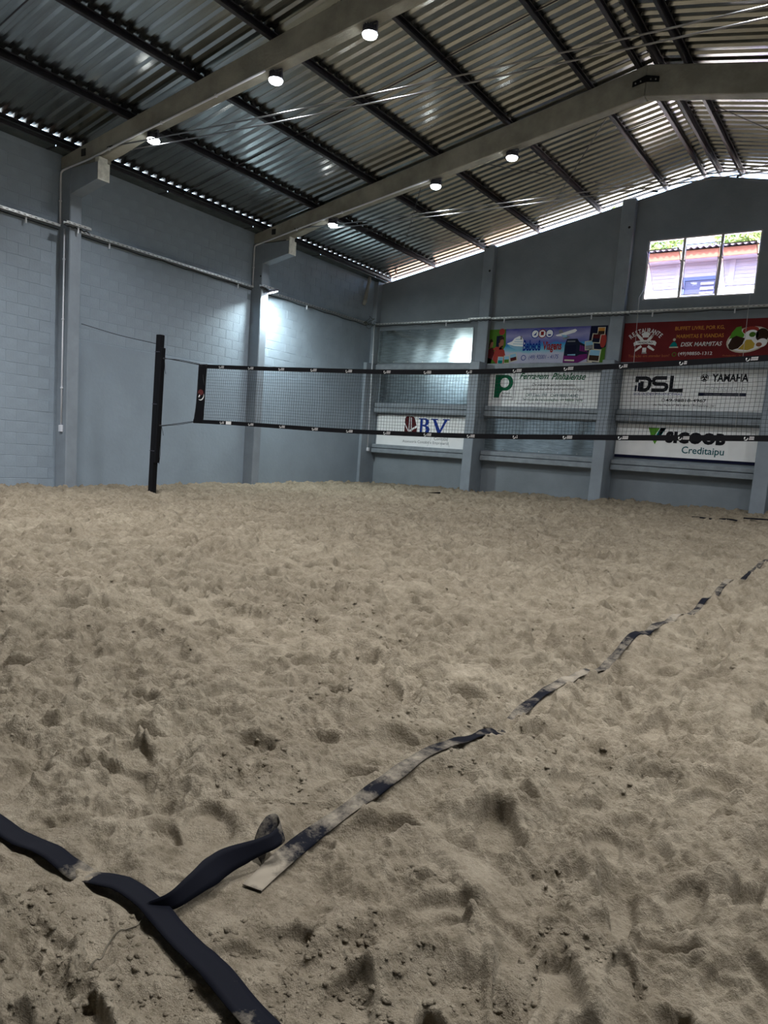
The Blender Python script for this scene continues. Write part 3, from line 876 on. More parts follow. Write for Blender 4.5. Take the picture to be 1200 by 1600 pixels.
# ------------------------------------------------------------------ precast concrete frames
def raft_d(x):
    return 0.32 + 0.025 * (min(x, 2 * XRIDGE - x) + 10.5) if True else 0.4
def make_frame(yc, skew, label, cw=0.23):
    root = empty('concrete_frame', (XL, yc, 0), label, 'frame', 'roof frames')
    for s in (-1, 1):
        mx = (lambda x: x) if s < 0 else (lambda x: 2 * XRIDGE - x)
        yk = (lambda x: yc + (x - XL) * skew)
        # column, with corbel head
        cx0, cx1 = XL - 0.05, XL + 0.32
        y0 = yk(mx(XL))
        mb = MB(); a, b = sorted((mx(cx0), mx(cx1))); mb.box(a, b, y0, y0 + cw, -0.3, 5.60); mb.build('column', M_pillar, root, 0.015)
        pts = [(mx(x), z) for x, z in ((cx1 - 0.01, 5.14), (-11.70, 5.29), (-11.70, 5.57), (cx1 - 0.01, 5.575))]
        mb = MB(); mb.prism(pts, y0 + 0.004, y0 + cw - 0.004); co_ = mb.build('corbel', M_pillar, root, 0.008)
        a, b = sorted((mx(-11.712), mx(-11.694)))
        mb = MB(); mb.box(a, b, y0 + 0.004, y0 + cw - 0.004, 5.285, 5.575); mb.build('corbel_end', M_pale, co_)
        # rafter: tapered beam with a foot on the corbel
        pts = [(XL - 0.12, 5.60), (-11.73, 5.60), (-11.73, 5.655), (-11.60, 5.68), (-11.42, 5.715)]
        xs = [-10.6, -8.0, -6.0, XRIDGE]
        pts += [(x, zb(x) - raft_d(x)) for x in xs]
        pts += [(XRIDGE, zb(XRIDGE)), (XL - 0.12, zb(XL - 0.12))]
        pts = [(mx(x), z) for x, z in pts]
        mb = MB(); mb.prism(pts, yc + 0.015, yc + 0.215, skew, XL); mb.build('rafter', M_frame, root, 0.012)
        mb = MB(); a, b = sorted((mx(-11.83), mx(-11.715))); mb.box(a, b, y0 + 0.03, y0 + cw - 0.03, 5.575, 5.665); mb.build('bearing_pad', M_pale, root, 0.01)
        xh = mx(-12.20)
        mb = MB(); mb.box(xh - 0.06, xh + 0.06, yk(xh) + 0.010, yk(xh) + 0.05, 5.74, 5.86); mb.build('lifting_pocket', M_dark, root)  # solid dark block, painted like the shade of a recess
        mb = MB(); xq = mx(XL + 0.28); mb.lathe([(0.022, -0.003), (0.022, 0.003)], 12, Matrix.Translation((xq, yk(xq) - 0.002, 4.86)) @ Matrix.Rotation(math.pi / 2, 4, 'X')); mb.build('bolt_hole', M_dark, root)
    # apex plate
    yp = yc + (XRIDGE - XL) * skew
    zr = zb(XRIDGE)
    for yy in (yp - 0.004, yp + 0.222):
        mb = MB()
        for s in (-1, 1):
            mb.prism([(XRIDGE, zr - 0.27), (XRIDGE + s * 0.21, zr - 0.31), (XRIDGE + s * 0.21, zr - 0.23), (XRIDGE, zr - 0.17)], yy, yy + 0.012)
        pl = mb.build('apex_plate', M_black, root)
        for dx in (-0.16, -0.08, 0.08, 0.16):
            mb = MB(); mb.lathe([(0.012, -0.006), (0.012, 0.006)], 8, Matrix.Translation((XRIDGE + dx, yy - 0.004, zr - 0.235 - abs(dx) * 0.2)) @ Matrix.Rotation(math.pi / 2, 4, 'X')); mb.build('bolt', M_tray, pl)
    # pair of tie rods from eave to eave
    for dy in (0.01, 0.22):
        pts = []
        for i in range(25):
            x = -11.45 + i * ((2 * (XRIDGE + 11.45)) / 24)
            t = (x - XRIDGE) / (11.45 + XRIDGE)
            pts.append((x, yc + (x - XL) * skew + dy, 5.69 + 0.10 * t * t))
        mb = MB(); mb.tube(pts, 0.011, 8); mb.build('tie_rod', M_rod, root, smooth=True)
        for xe in (-11.45, 2 * XRIDGE + 11.45):
            mb = MB(); mb.tube([(xe + 0.02 * (1 if xe < XRIDGE else -1), yk(xe) + dy, 5.785), (xe + 0.12 * (-1 if xe < XRIDGE else 1), yk(xe) + dy * 0.9 + 0.01, 5.79)], 0.02, 8); mb.build('tie_end', M_black, root)
    return root
make_frame(2.95, 0.0, 'concrete roof frame directly above the camera, out of the picture')
make_frame(7.75, 0.06, 'nearer concrete roof frame crossing the top left of the picture')
make_frame(12.50, 0.0, 'farther concrete roof frame with the bolted ridge plate')

# ------------------------------------------------------------------ lamps on the frames
def high_bay(x, y, z, label, watt=LAMP_W):
    """round LED high-bay: yoke, finned housing, rim and glowing lens"""
    root = empty('high_bay_lamp', (x, y, z), label, 'lamp', 'lamps under the roof frames')
    mb = MB()
    T = Matrix.Translation((x, y, z))
    mb.lathe([(0.060, 0.085), (0.072, 0.082), (0.082, 0.06), (0.09, 0.03), (0.108, 0.018), (0.108, 0.0), (0.10, 0.0)], 28, T); mb.build('housing', M_housing, root, smooth=True)
    mb = MB()
    for k in range(14):
        a = 2 * math.pi * k / 14
        mb.box(0.05, 0.098, -0.003, 0.003, 0.03, 0.10, T @ Matrix.Rotation(a, 4, 'Z'))
    mb.build('cooling_fins', M_housing, root)
    mb = MB(); mb.lathe([(0.100, 0.002), (0.100, -0.012), (0.088, -0.034), (0.055, -0.052), (0.004, -0.058)], 28, T); mb.build('lens', M_lens, root, smooth=True)
    mb = MB()
    for s in (-1, 1): mb.box(s * 0.114 - 0.003, s * 0.114 + 0.003, -0.014, 0.014, 0.005, 0.13, T)
    mb.box(-0.117, 0.117, -0.014, 0.014, 0.125, 0.131, T)
    mb.build('yoke', M_housing, root)
    mb = MB(); mb.tube([(x, y, z + 0.13), (x, y, zb(x) - raft_d(x) + 0.004)], 0.01, 8); mb.build('hanger', M_housing, root)
    ld = bpy.data.lights.new('lamp_light', 'AREA')
    ld.shape = 'DISK'; ld.size = 0.19; ld.energy = watt; ld.color = LAMP_COL; ld.spread = math.radians(140)
    lo = bpy.data.objects.new('lamp_light', ld); C.objects.link(lo); lo.parent = root
    lo.location = (0, 0, -0.062)
LX = [-10.58, -8.06, -6.48]
LX = LX + [2 * XRIDGE - x for x in LX]
pos = ['nearest the left wall', 'second from the left wall', 'third from the left wall', 'outermost right of the ridge', 'middle one right of the ridge', 'first right of the ridge']
for yc, skew, fn in ((2.95, 0, 'frame above the camera'), (7.75, 0.06, 'nearer roof frame'), (12.5, 0, 'farther roof frame')):
    for i, x in enumerate(LX):
        high_bay(x, yc + 0.115 + (x - XL) * skew, zb(x) - raft_d(x) - 0.13, 'glowing round lamp under the %s, %s' % (fn, pos[i]), LAMP_W * (3.8 if yc < 5 else 1.0))

def floodlight(p, d, label):
    """square LED floodlight on a bracket, aimed along d"""
    d = Vector(d).normalized()
    root = empty('floodlight', p, label, 'floodlight')
    q = d.to_track_quat('-Z', 'Y').to_matrix().to_4x4()
    T = Matrix.Translation(p) @ q
    mb = MB(); mb.box(-0.13, 0.13, -0.10, 0.10, 0.005, 0.045, T); mb.build('housing', M_housing, root, 0.008)
    mb = MB(); mb.box(-0.115, 0.115, -0.085, 0.085, -0.004, 0.006, T); mb.build('lens', M_lens, root)
    mb = MB()
    for k in range(9): mb.box(-0.11 + k * 0.026, -0.105 + k * 0.026, -0.085, 0.085, 0.045, 0.065, T)
    mb.build('cooling_fins', M_housing, root)
    mb = MB(); mb.tube([Vector(p) - d * 0.05, Vector((XL + 0.30, p[1] - 0.12, p[2] - 0.02))], 0.014, 8); mb.build('bracket', M_housing, root)
    ld = bpy.data.lights.new('flood_beam', 'AREA'); ld.shape = 'RECTANGLE'; ld.size = 0.22; ld.size_y = 0.16
    ld.energy = FLOOD_W; ld.color = (0.86, 1.0, 1.0); ld.spread = math.radians(170)
    lo = bpy.data.objects.new('flood_beam', ld); C.objects.link(lo); lo.parent = root
    lo.matrix_local = q @ Matrix.Translation((0, 0, -0.012))
floodlight((-12.30, 12.68, 4.52), (0.12, 0.28, -0.95), 'glowing square floodlight on the second column of the left wall')

# ------------------------------------------------------------------ cable trays and conduits
def tray(p0, p1, label, hooks=(), group='cable trays', wd=0.05):
    A, B = Vector(p0), Vector(p1)
    L = (B - A).length
    X = (B - A).normalized(); Zv = Vector((0, 0, 1)); Yv = Zv.cross(X)
    M = Matrix((( X.x, Yv.x, 0, A.x), (X.y, Yv.y, 0, A.y), (X.z, Yv.z, 1, A.z), (0, 0, 0, 1)))
    root = empty('cable_tray', p0, label, 'cable tray', group)
    mb = MB(); mb.box(0, L, -wd, wd, 0, 0.004, M); mb.box(0, L, -wd, -wd + 0.003, 0, 0.045, M); mb.box(0, L, wd - 0.003, wd, 0, 0.045, M)
    mb.build('channel', M_tray, root)
    sl = MB(); n = int(L / 0.10)
    for k in range(n):
        for s in (-1, 1): sl.box(0.03 + k * 0.10, 0.075 + k * 0.10, s * (wd + 0.0006) - 0.0004, s * (wd + 0.0006) + 0.0004, 0.018, 0.028, M)
    o = sl.build('slots', M_dark, root); o['kind'] = 'stuff'
    cb = MB(); cb.tube([M @ Vector((L * i / 16, 0.015, -0.012 - 0.025 * abs(math.sin(i * 0.9)))) for i in range(17)], 0.010, 6); cb.build('cable', M_rope, root, smooth=True)
    for h in hooks:
        hb = MB(); hb.box(h - 0.012, h + 0.012, -0.012, 0.012, -0.07, 0.0, M); hb.tube([M @ Vector((h, 0, -0.07)), M @ Vector((h, 0, -0.10))], 0.016, 8); hb.build('hook', M_pvc, root)
    return root
ZT = 4.60
tray((XL + 0.06, -6.0, ZT), (XL + 0.06, 7.70, ZT), 'galvanised cable tray on the left wall before the first column', (12.2, 13.1))
tray((XL + 0.06, 8.02, ZT), (XL + 0.06, 12.46, ZT), 'galvanised cable tray on the left wall between the two columns', (0.7, 4.0))
tray((XL + 0.06, 12.78, ZT), (XL + 0.06, 16.9, ZT), 'galvanised cable tray on the left wall beyond the floodlight', (1.6,))
tray((XL + 0.38, 7.62, ZT + 0.01), (XL + 0.38, 8.10, ZT + 0.01), 'short tray piece bridging the first column of the left wall', (0.25,))
tray((XL + 0.38, 12.42, ZT + 0.01), (XL + 0.38, 12.80, ZT + 0.01), 'short tray piece bridging the second column of the left wall')
tray((XL + 0.16, 17.22, ZT + 0.02), (-9.62, 17.22, ZT + 0.02), 'thin cable tray on the end wall above the shiny sheets', (2.3,), wd=0.03)
tray((-9.66, 17.20, ZT + 0.045), (-9.02, 17.20, ZT + 0.045), 'thin cable tray crossing the pillar left of the travel banner', wd=0.03)
tray((-9.0, 17.22, ZT + 0.03), (-6.12, 17.22, ZT + 0.03), 'thin cable tray on the end wall above the travel banner', (0.35, 2.6), wd=0.03)
tray((-6.16, 17.19, ZT + 0.02), (-5.52, 17.19, ZT + 0.02), 'thin cable tray crossing the pillar left of the red banner', wd=0.03)
tray((-5.50, 17.22, ZT + 0.03), (-1.5, 17.22, ZT + 0.03), 'thin cable tray on the end wall above the red banner', (0.5, 2.2), wd=0.03)

def conduit(pts, r, label, clamps=(), end=None):
    root = empty('conduit_pipe', pts[0], label, 'conduit', 'white conduits')
    mb = MB(); mb.tube(pts, r, 8); mb.build('pipe', M_pvc, root, smooth=True)
    P = [Vector(p) for p in pts]
    for t in clamps:
        i = int(t); f_ = t - i
        a = P[i].lerp(P[i + 1], f_); dv = (P[i + 1] - P[i]).normalized()
        mb = MB(); mb.tube([a - dv * 0.012, a + dv * 0.012], r * 1.7, 8); mb.build('clamp', M_pvc, root)
    if end:
        mb = MB(); mb.box(*end); mb.build('outlet_box', M_pvc, root, 0.006)
yA = 7.735
conduit([(-12.62, yA, 4.57), (-12.62, yA, 2.5), (-12.62, yA, 1.12)], 0.016, 'white conduit running down the first column of the left wall', (0.25, 0.75, 1.5), (-12.66, -12.58, yA - 0.03, yA + 0.02, 1.02, 1.14))
conduit([(-12.76, yA, 4.66), (-12.76, yA, 5.45), (-12.755, yA, 5.53), (-12.70, yA + 0.005, 5.565), (-12.0, 7.795, 5.66), (-11.0, 7.85, 5.84), (-9.5, 7.94, 6.09), (-8.15, 8.02, 6.33)], 0.016, 'white conduit climbing the first column and following the nearer roof frame', (0.5, 4.5, 5.5, 6.3))
conduit([(-12.75, 12.485, 4.66), (-12.75, 12.485, 5.47), (-12.745, 12.485, 5.53), (-12.69, 12.49, 5.56), (-12.0, 12.50, 5.68), (-11.0, 12.50, 5.86), (-9.5, 12.50, 6.10), (-8.15, 12.50, 6.33)], 0.016, 'white conduit climbing the second column and following the farther roof frame', (0.5, 4.5, 5.5))
conduit([(XL + 0.125, 17.20, 4.62), (XL + 0.125, 17.24, 3.0), (XL + 0.125, 17.27, 1.2)], 0.016, 'white conduit running down the corner pillar', (0.5, 1.0), (XL + 0.11, XL + 0.18, 17.24, 17.31, 1.10, 1.20))
# tangle of cable ends at the corner
root = empty('cable_tangle', (-12.6, 17.0, 4.6), 'tangle of dark cable ends where the trays meet in the corner', 'cable')
for q in range(7):
    g = random.Random(q)
    p = Vector((-12.70, 16.75, 4.62)); pts = [p.copy()]
    for k in range(7):
        p = p + Vector((g.uniform(-0.02, 0.07), g.uniform(-0.03, 0.08), g.uniform(-0.08, 0.08))); p.x = max(p.x, -12.76); p.y = min(p.y, 17.2); pts.append(p.copy())
    mb = MB(); mb.tube(pts, 0.006, 5); mb.build('cable_end', mat('cable_green%d' % q, (0.03, 0.035, 0.02), 0.7), root, smooth=True)

# ------------------------------------------------------------------ signs on the end wall
def text_mesh(body, shear=0.0, bold=0.0, spacing=1.0):
    cu = bpy.data.curves.new('t', 'FONT'); cu.body = body; cu.shear = shear; cu.offset = bold; cu.space_character = spacing
    cu.resolution_u = 3; cu.size = 1.0
    ob = bpy.data.objects.new('t', cu); C.objects.link(ob)
    dg = bpy.context.evaluated_depsgraph_get()
    me = bpy.data.meshes.new_from_object(ob.evaluated_get(dg))
    V = np.empty(len(me.vertices) * 3); me.vertices.foreach_get('co', V); V = V.reshape(-1, 3)[:, :2].copy()
    F = [tuple(p.vertices) for p in me.polygons]
    bpy.data.objects.remove(ob); bpy.data.curves.remove(cu); bpy.data.meshes.remove(me)
    return V, F

class Sign:
    """flat panel facing -y; artwork is laid on it in shallow layers, in panel fractions (u right, v up)"""
    def __init__(s, name, x0, x1, z0, z1, y, mat_, label, cat, thick=0.012, tilt=0.0):
        s.x0, s.x1, s.z0, s.z1, s.y, s.n, s.tilt = x0, x1, z0, z1, y, 0, tilt
        s.root = empty(name, ((x0 + x1) / 2, y, z0), label, cat, 'signs on the end wall')
        mb = MB(); 
        dz = lambda x: tilt * (x - x0) / (x1 - x0)
        mb.prism([(x0, z0), (x1, z0 + tilt), (x1, z1 + tilt), (x0, z1)], y - thick, y)
        mb.build('panel', mat_, s.root); s.yf = y - thick
    def P(s, u, v, lay):
        return (s.x0 + (s.x1 - s.x0) * u, s.yf - 0.0012 * lay, s.z0 + (s.z1 - s.z0) * v + s.tilt * u)
    def asp(s): return (s.z1 - s.z0) / (s.x1 - s.x0)
    def text(s, body, u0, v0, u1, v1, m, name='lettering', lay=3, shear=0.0, bold=0.0, spacing=1.0, label=None):
        V, F = text_mesh(body, shear, bold, spacing)
        lo, hi = V.min(0), V.max(0)
        V = (V - lo) / (hi - lo)
        s.raw(name, [(u0 + (u1 - u0) * a, v0 + (v1 - v0) * b) for a, b in V], F, m, lay, label)
    def arc_text(s, body, uc, vc, r, size, a0, a1, m, lay=3, bold=0.0, cond=0.72):
        """letters set one by one along an arc (r and size in panel heights)"""
        k = s.asp(); n = len(body); VV = []; FF = []
        for i, ch in enumerate(body):
            V, F = text_mesh(ch, 0, bold)
            a = a0 + (a1 - a0) * i / (n - 1)
            w_ = V[:, 0].max() + V[:, 0].min()
            x = (V[:, 0] - w_ / 2) * size * cond; z = V[:, 1] * size + r
            ca, sa = math.cos(a), math.sin(a)
            base = len(VV)
            VV += [(uc + (xx * ca + zz * sa) * k, vc + (-xx * sa + zz * ca)) for xx, zz in zip(x, z)]
            FF += [tuple(base + q for q in f) for f in F]
        s.raw('lettering', VV, FF, m, lay)
    def raw(s, name, uv, F, m, lay, label=None):
        me = bpy.data.meshes.new(name); me.from_pydata([s.P(u, v, lay) for u, v in uv], [], F)
        o = link(name, me, m, s.root)
        if label: o['label'] = label
        return o
    def poly(s, pts, m, name='print', lay=1, label=None):
        return s.raw(name, pts, [tuple(range(len(pts)))], m, lay, label)
    def ell(s, uc, vc, rv, m, name='print', lay=1, ru=None, rot=0.0, n=28, a0=0.0, a1=2 * math.pi):
        ru = rv * s.asp() if ru is None else ru
        k = s.asp(); pts = []
        for i in range(n):
            a = a0 + (a1 - a0) * i / n
            x = ru / k * math.cos(a); z = rv * math.sin(a)
            pts.append((uc + (x * math.cos(rot) - z * math.sin(rot)) * k, vc + x * math.sin(rot) + z * math.cos(rot)))
        return s.poly(pts, m, name, lay)
    def ring(s, uc, vc, rv, tv, m, name='print', lay=2, n=28, a0=0.0, a1=2 * math.pi):
        k = s.asp(); pts = []; F = []
        for i in range(n + 1):
            a = a0 + (a1 - a0) * i / n
            for r in (rv, rv - tv): pts.append((uc + r * math.cos(a) * k, vc + r * math.sin(a)))
        for i in range(n): F.append((2 * i, 2 * i + 2, 2 * i + 3, 2 * i + 1))
        return s.raw(name, pts, F, m, lay)
    def quad(s, u0, v0, u1, v1, m, name='print', lay=1): return s.poly([(u0, v0), (u1, v0), (u1, v1), (u0, v1)], m, name, lay)

ROW1 = (1.36, 2.20); ROW2 = (2.50, 3.38)
YS = YF - 0.004
# white sign with book logo and blue serif letters
sg = Sign('advertising_sign', -12.64, -9.46, 1.31, 2.18, YS, M_signw, 'white sign with big blue serif letters and dark red book logo', 'sign')
sg.poly([(.30, .42), (.345, .42), (.345, .97), (.318, .97), (.30, .90)], M_maroon, 'logo', 2)
sg.poly([(.352, .42), (.432, .42), (.432, .62), (.405, .90), (.385, .97), (.352, .97)], M_maroon, 'logo', 2)
sg.poly([(.300, .70), (.343, .47), (.343, .52), (.300, .76)], M_signw, 'logo', 3); sg.poly([(.432, .62), (.356, .47), (.356, .53), (.432, .70)], M_signw, 'logo', 3)
sg.poly([(.372, .45), (.380, .45), (.372, .93), (.362, .93)], M_signw, 'logo', 3)
# serif letters B and V drawn as strokes
B_ = [(.445, .92), (.52, .92), (.545, .885), (.553, .80), (.545, .73), (.525, .69), (.552, .66), (.565, .58), (.556, .48), (.535, .43), (.445, .43), (.445, .46), (.462, .47), (.462, .88), (.445, .89)]
sg.poly(B_, M_bluep, 'lettering', 2)
sg.poly([(.488, .72), (.512, .73), (.520, .80), (.512, .87), (.488, .88)], M_signw, 'lettering', 3); sg.poly([(.488, .47), (.515, .475), (.528, .56), (.518, .65), (.488, .67)], M_signw, 'lettering', 3)
sg.poly([(.570, .92), (.640, .92), (.640, .89), (.622, .88), (.668, .58), (.708, .88), (.690, .89), (.690, .92), (.758, .92), (.758, .89), (.735, .88), (.665, .41), (.652, .41), (.592, .88), (.570, .89)], M_bluep, 'lettering', 2)
sg.text('Contábil', .615, .25, .755, .35, M_grey); sg.text('Assessoria Contábil e Empresarial', .29, .10, .765, .21, M_grey)
for k, (u, a) in enumerate(((.55, .5), (.66, .62), (.74, .6))):
    pts = [(u + 0.035 * math.sin(t * 2.4 + k), .05 + t * .5) for t in np.linspace(0, 1, 12)]
    sg.poly(pts + [(p[0] + .004, p[1]) for p in pts[::-1]], mat('print_branch%d' % k, (0.55, 0.58, 0.60), 0.5), 'branch_print', 1)

# green lettered hardware shop sign
sg = Sign('advertising_sign', -9.12, -6.18, 2.50, 3.36, YS, M_signw, 'white sign with green P logo and green script lettering', 'sign')
sg.quad(.035, .20, .245, .985, M_grey, 'logo_frame', 1); sg.quad(.041, .212, .239, .973, M_signw, 'logo_field', 2)
pp = [(.055, .25), (.055, .93)]
pp += [(.165 + .065 * math.sin(a), .70 + .23 * math.cos(a)) for a in np.linspace(0, math.pi, 14)]
pp += [(.135, .47), (.112, .38), (.105, .25)]
sg.poly(pp, M_greenp, 'logo', 3); sg.ell(.148, .70, .145, M_signw, 'logo', 4); 
sg.text('Ferragem', .13, .36, .21, .42, M_blackp, lay=5); sg.text('Pinhalense', .125, .27, .225, .33, M_blackp, lay=5)
sg.text('Ferragem', .285, .76, .555, .985, M_greenp, shear=0.45, bold=0.02); sg.text('Pinhalense', .58, .79, .88, .985, M_greenp, shear=0.45, bold=0.02)
sg.text('De alicerce ao acabamento,', .41, .60, .795, .695, M_blackp, shear=0.3); sg.text('tudo para sua obra você encontra aqui.', .335, .47, .875, .57, M_blackp, shear=0.3)
sg.text('49 3366-1898', .385, .30, .555, .40, M_teald); sg.text('49 98837-4842', .62, .30, .83, .40, M_teald)
sg.ring(.372, .35, .045, .012, M_greenp); sg.ring(.600, .35, .045, .012, M_greenp)
sg.text('Serviços de recuperações: 49 98809-7879', .335, .165, .87, .26, M_greenp, bold=0.01); sg.text('Avenida Brasília, 2621 - Bairro Centro | Pinhalzinho - SC', .275, .05, .90, .13, M_grey)

# two-company sign
sg = Sign('advertising_sign', -5.645, -2.53, 2.51, 3.43, YS, M_signw, 'white sign with thick black three letter logo and small bar mark', 'sign')
def stroke(sgn, pts, wv, m, lay=3, name='lettering'):
    """flat stroke of constant width along a polyline given in panel fractions"""
    k = sgn.asp(); P = [Vector((u / k, v)) for u, v in pts]; L = []; Rr = []
    for i, p in enumerate(P):
        a = (P[i] - P[i - 1]).normalized() if i > 0 else None
        b = (P[i + 1] - P[i]).normalized() if i < len(P) - 1 else None
        t = (a + b).normalized() if (a is not None and b is not None) else (a or b)
        nn = Vector((-t.y, t.x)); sc = 1.0
        if a is not None and b is not None: sc = 1 / max(0.5, nn.dot(Vector((-a.y, a.x))))
        L.append(p + nn * wv / 2 * sc); Rr.append(p - nn * wv / 2 * sc)
    uv = [(q.x * k, q.y) for q in L + Rr]; n = len(P)
    sgn.raw(name, uv, [(i, i + 1, n + i + 1, n + i) for i in range(n - 1)], m, lay)
wS = .088
stroke(sg, [(.112, .68), (.112, .78), (.175, .78), (.195, .76), (.207, .71), (.207, .60), (.197, .52), (.180, .485), (.150, .485), (.150, .70)], wS, M_blackp)
stroke(sg, [(.328, .785), (.250, .785), (.236, .76), (.232, .71), (.238, .66), (.252, .635), (.310, .635), (.326, .61), (.331, .56), (.325, .51), (.310, .485), (.225, .485)], wS, M_blackp)
stroke(sg, [(.362, .84), (.362, .485), (.447, .485)], wS, M_blackp)
sg.quad(.100, .45, .116, .60, M_navy, 'logo', 3); sg.quad(.123, .45, .139, .665, M_navy, 'logo', 3)
sg.text('SOLUÇÕES', .098, .345, .245, .43, M_bluep); sg.text('FINANCEIRAS', .258, .362, .447, .415, M_bluep)
sg.text('49-98818-4967', .335, .205, .615, .285, M_blackp, bold=0.015); sg.ring(.318, .245, .04, .012, M_blackp)
sg.text('Av. São Paulo nº 98 Centro | Pinhalzinho | SC', .25, .085, .68, .15, M_blackp, bold=0.01)
sg.text('YAMAHA', .635, .70, .872, .885, M_blackp, bold=0.035)
sg.ring(.585, .79, .09, .018, M_blackp); sg.ell(.585, .79, .062, M_blackp, 'logo', 2)
for q in range(3):
    a = math.pi / 2 + q * 2 * math.pi / 3; k = sg.asp()
    stroke(sg, [(.585 + .02 * math.cos(a) * k, .79 + .02 * math.sin(a)), (.585 + .085 * math.cos(a) * k, .79 + .085 * math.sin(a))], .022, M_signw, 4, 'logo')
sg.text('CONSÓRCIO', .60, .50, .86, .60, mat('print_silver', (0.45, 0.48, 0.52), 0.4), spacing=1.3)
sg.quad(.555, .365, .868, .44, M_navy, 'name_bar', 1); sg.text('PINHALZINHO  REPRESENTANTE', .60, .385, .83, .42, M_grey)
sg.quad(.555, .63, .87, .637, M_grey, 'rule', 1)

# bank sign
sg = Sign('advertising_sign', -5.635, -2.53, 1.45, 2.18, YS, M_signw, 'white sign with green and teal triangle logo above the lowest ledge', 'sign')
sg.poly([(.232, .90), (.318, .90), (.286, .66), (.268, .55)], M_greenl, 'logo', 2); sg.poly([(.322, .90), (.362, .90), (.322, .60), (.305, .66)], M_tealp, 'logo', 2)
sg.poly([(.322, .90), (.362, .90), (.312, .58), (.296, .69)], M_tealp, 'logo', 2); sg.poly([(.268, .54), (.296, .68), (.312, .57), (.292, .38)], M_greenl, 'logo', 2)
sg.text('SICOOB', .365, .44, .775, .80, M_blackp, bold=0.075, spacing=1.12); sg.text('Creditaipu', .488, .08, .775, .36, M_teald, bold=0.01)
mb = MB(); mb.box(-5.635, -2.53, YS - 0.016, YS, 1.385, 1.45); mb.build('navy_strip', M_navy, sg.root)

# travel agency banner
sg = Sign('advertising_banner', -9.15, -6.06, 3.52, 4.42, YU - 0.004, M_banner, 'blue holiday banner with cruise ship, aeroplane and purple coach', 'banner', 0.004)
sg.poly([(0, .30), (0, 1), (.15, 1), (.155, .80), (.16, .55), (.12, .30)], M_leaf, 'plant_print', 1); sg.quad(.07, .42, .125, .82, M_navy, 'backdrop_print', 2)
sg.ell(.115, .93, .09, M_coral, 'flower_print', 2); sg.poly([(0, 0), (0, .22), (.05, .16), (.085, .05), (.07, 0)], M_leaf, 'plant_print', 4)
# two people taking a selfie
sg.poly([(.055, 0), (.16, 0), (.165, .25), (.150, .42), (.130, .47), (.112, .50), (.095, .46), (.06, .40), (.05, .2)], M_coral, 'shirt_print', 3)
sg.poly([(.098, .44), (.132, .44), (.130, .56), (.098, .56)], M_skin, 'neck_print', 3); sg.ell(.118, .62, .125, M_skin, 'face_print', 4, ru=.023); sg.poly([(.094, .62), (.098, .76), (.115, .80), (.138, .78), (.142, .71), (.125, .72), (.108, .70), (.103, .62)], M_brown, 'hair_print', 5)
sg.poly([(.108, .50), (.118, .48), (.134, .50), (.136, .55), (.120, .53)], M_brown, 'beard_print', 5)
sg.poly([(0, .05), (.035, .05), (.06, .35), (.045, .50), (0, .45)], M_maroon, 'dress_print', 4); sg.ell(.025, .60, .11, M_skin, 'face_print', 4, ru=.019); sg.poly([(0, .45), (.012, .72), (.03, .74), (.042, .66), (.022, .64), (.012, .50)], M_brown, 'hair_print', 5); sg.poly([(.035, .44), (.075, .52), (.11, .50), (.10, .44), (.06, .42)], M_coral, 'arm_print', 4)
# ship
sg.poly([(.170, .60), (.215, .66), (.235, .74), (.275, .80), (.300, .76), (.330, .60), (.340, .50), (.325, .44), (.255, .43), (.205, .50)], M_signw, 'ship_print', 2)
for q in range(4): sg.poly([(.215 + .01 * q, .52 + .06 * q), (.325 - .008 * q, .49 + .07 * q), (.325 - .008 * q, .505 + .07 * q), (.215 + .01 * q, .535 + .06 * q)], M_lblue, 'ship_deck_print', 3)
sg.poly([(.175, .585), (.205, .50), (.255, .43), (.325, .44), (.338, .50), (.26, .505), (.21, .555)], M_lblue, 'ship_hull_print', 3)
sg.poly([(.285, .70), (.300, .70), (.298, .80), (.288, .80)], M_grey, 'ship_funnel_print', 3)
sg.text('Bebecê', .315, .385, .468, .68, M_bluep, bold=0.03); sg.text('Viagens', .487, .33, .645, .63, M_redp, bold=0.03)
for u, m_ in ((.412, M_bluep), (.473, M_redp), (.535, M_bluep)):
    sg.ell(u, .84, .115, M_signw, 'icon_field', 2); sg.ring(u, .84, .12, .022, m_, 'icon_ring', 3); 
sg.poly([(.398, .80), (.428, .90), (.418, .80)], M_bluep, 'icon', 4); sg.quad(.460, .80, .486, .90, M_redp, 'icon', 4); sg.poly([(.520, .82), (.550, .82), (.545, .78), (.525, .78)], M_bluep, 'icon', 4)
# aeroplane
sg.poly([(.585, .79), (.64, .84), (.70, .90), (.745, .94), (.760, .90), (.745, .85), (.69, .80), (.64, .76), (.60, .76)], M_signw, 'aeroplane_print', 2)
sg.poly([(.63, .80), (.66, .72), (.69, .70), (.68, .78)], M_lblue, 'aeroplane_wing_print', 3); sg.poly([(.615, .83), (.61, .92), (.635, .93), (.65, .85)], M_grey, 'aeroplane_tail_print', 3); sg.poly([(.645, .70), (.66, .65), (.71, .72), (.70, .76)], M_grey, 'aeroplane_wing_print', 3)
sg.ring(.328, .20, .075, .018, M_bluep, 'phone_icon', 3); sg.text('(49) 92001 - 4175', .375, .13, .628, .275, M_bluep, shear=0.25); sg.text('SUAS FÉRIAS AQUI', .39, .035, .55, .075, M_grey)
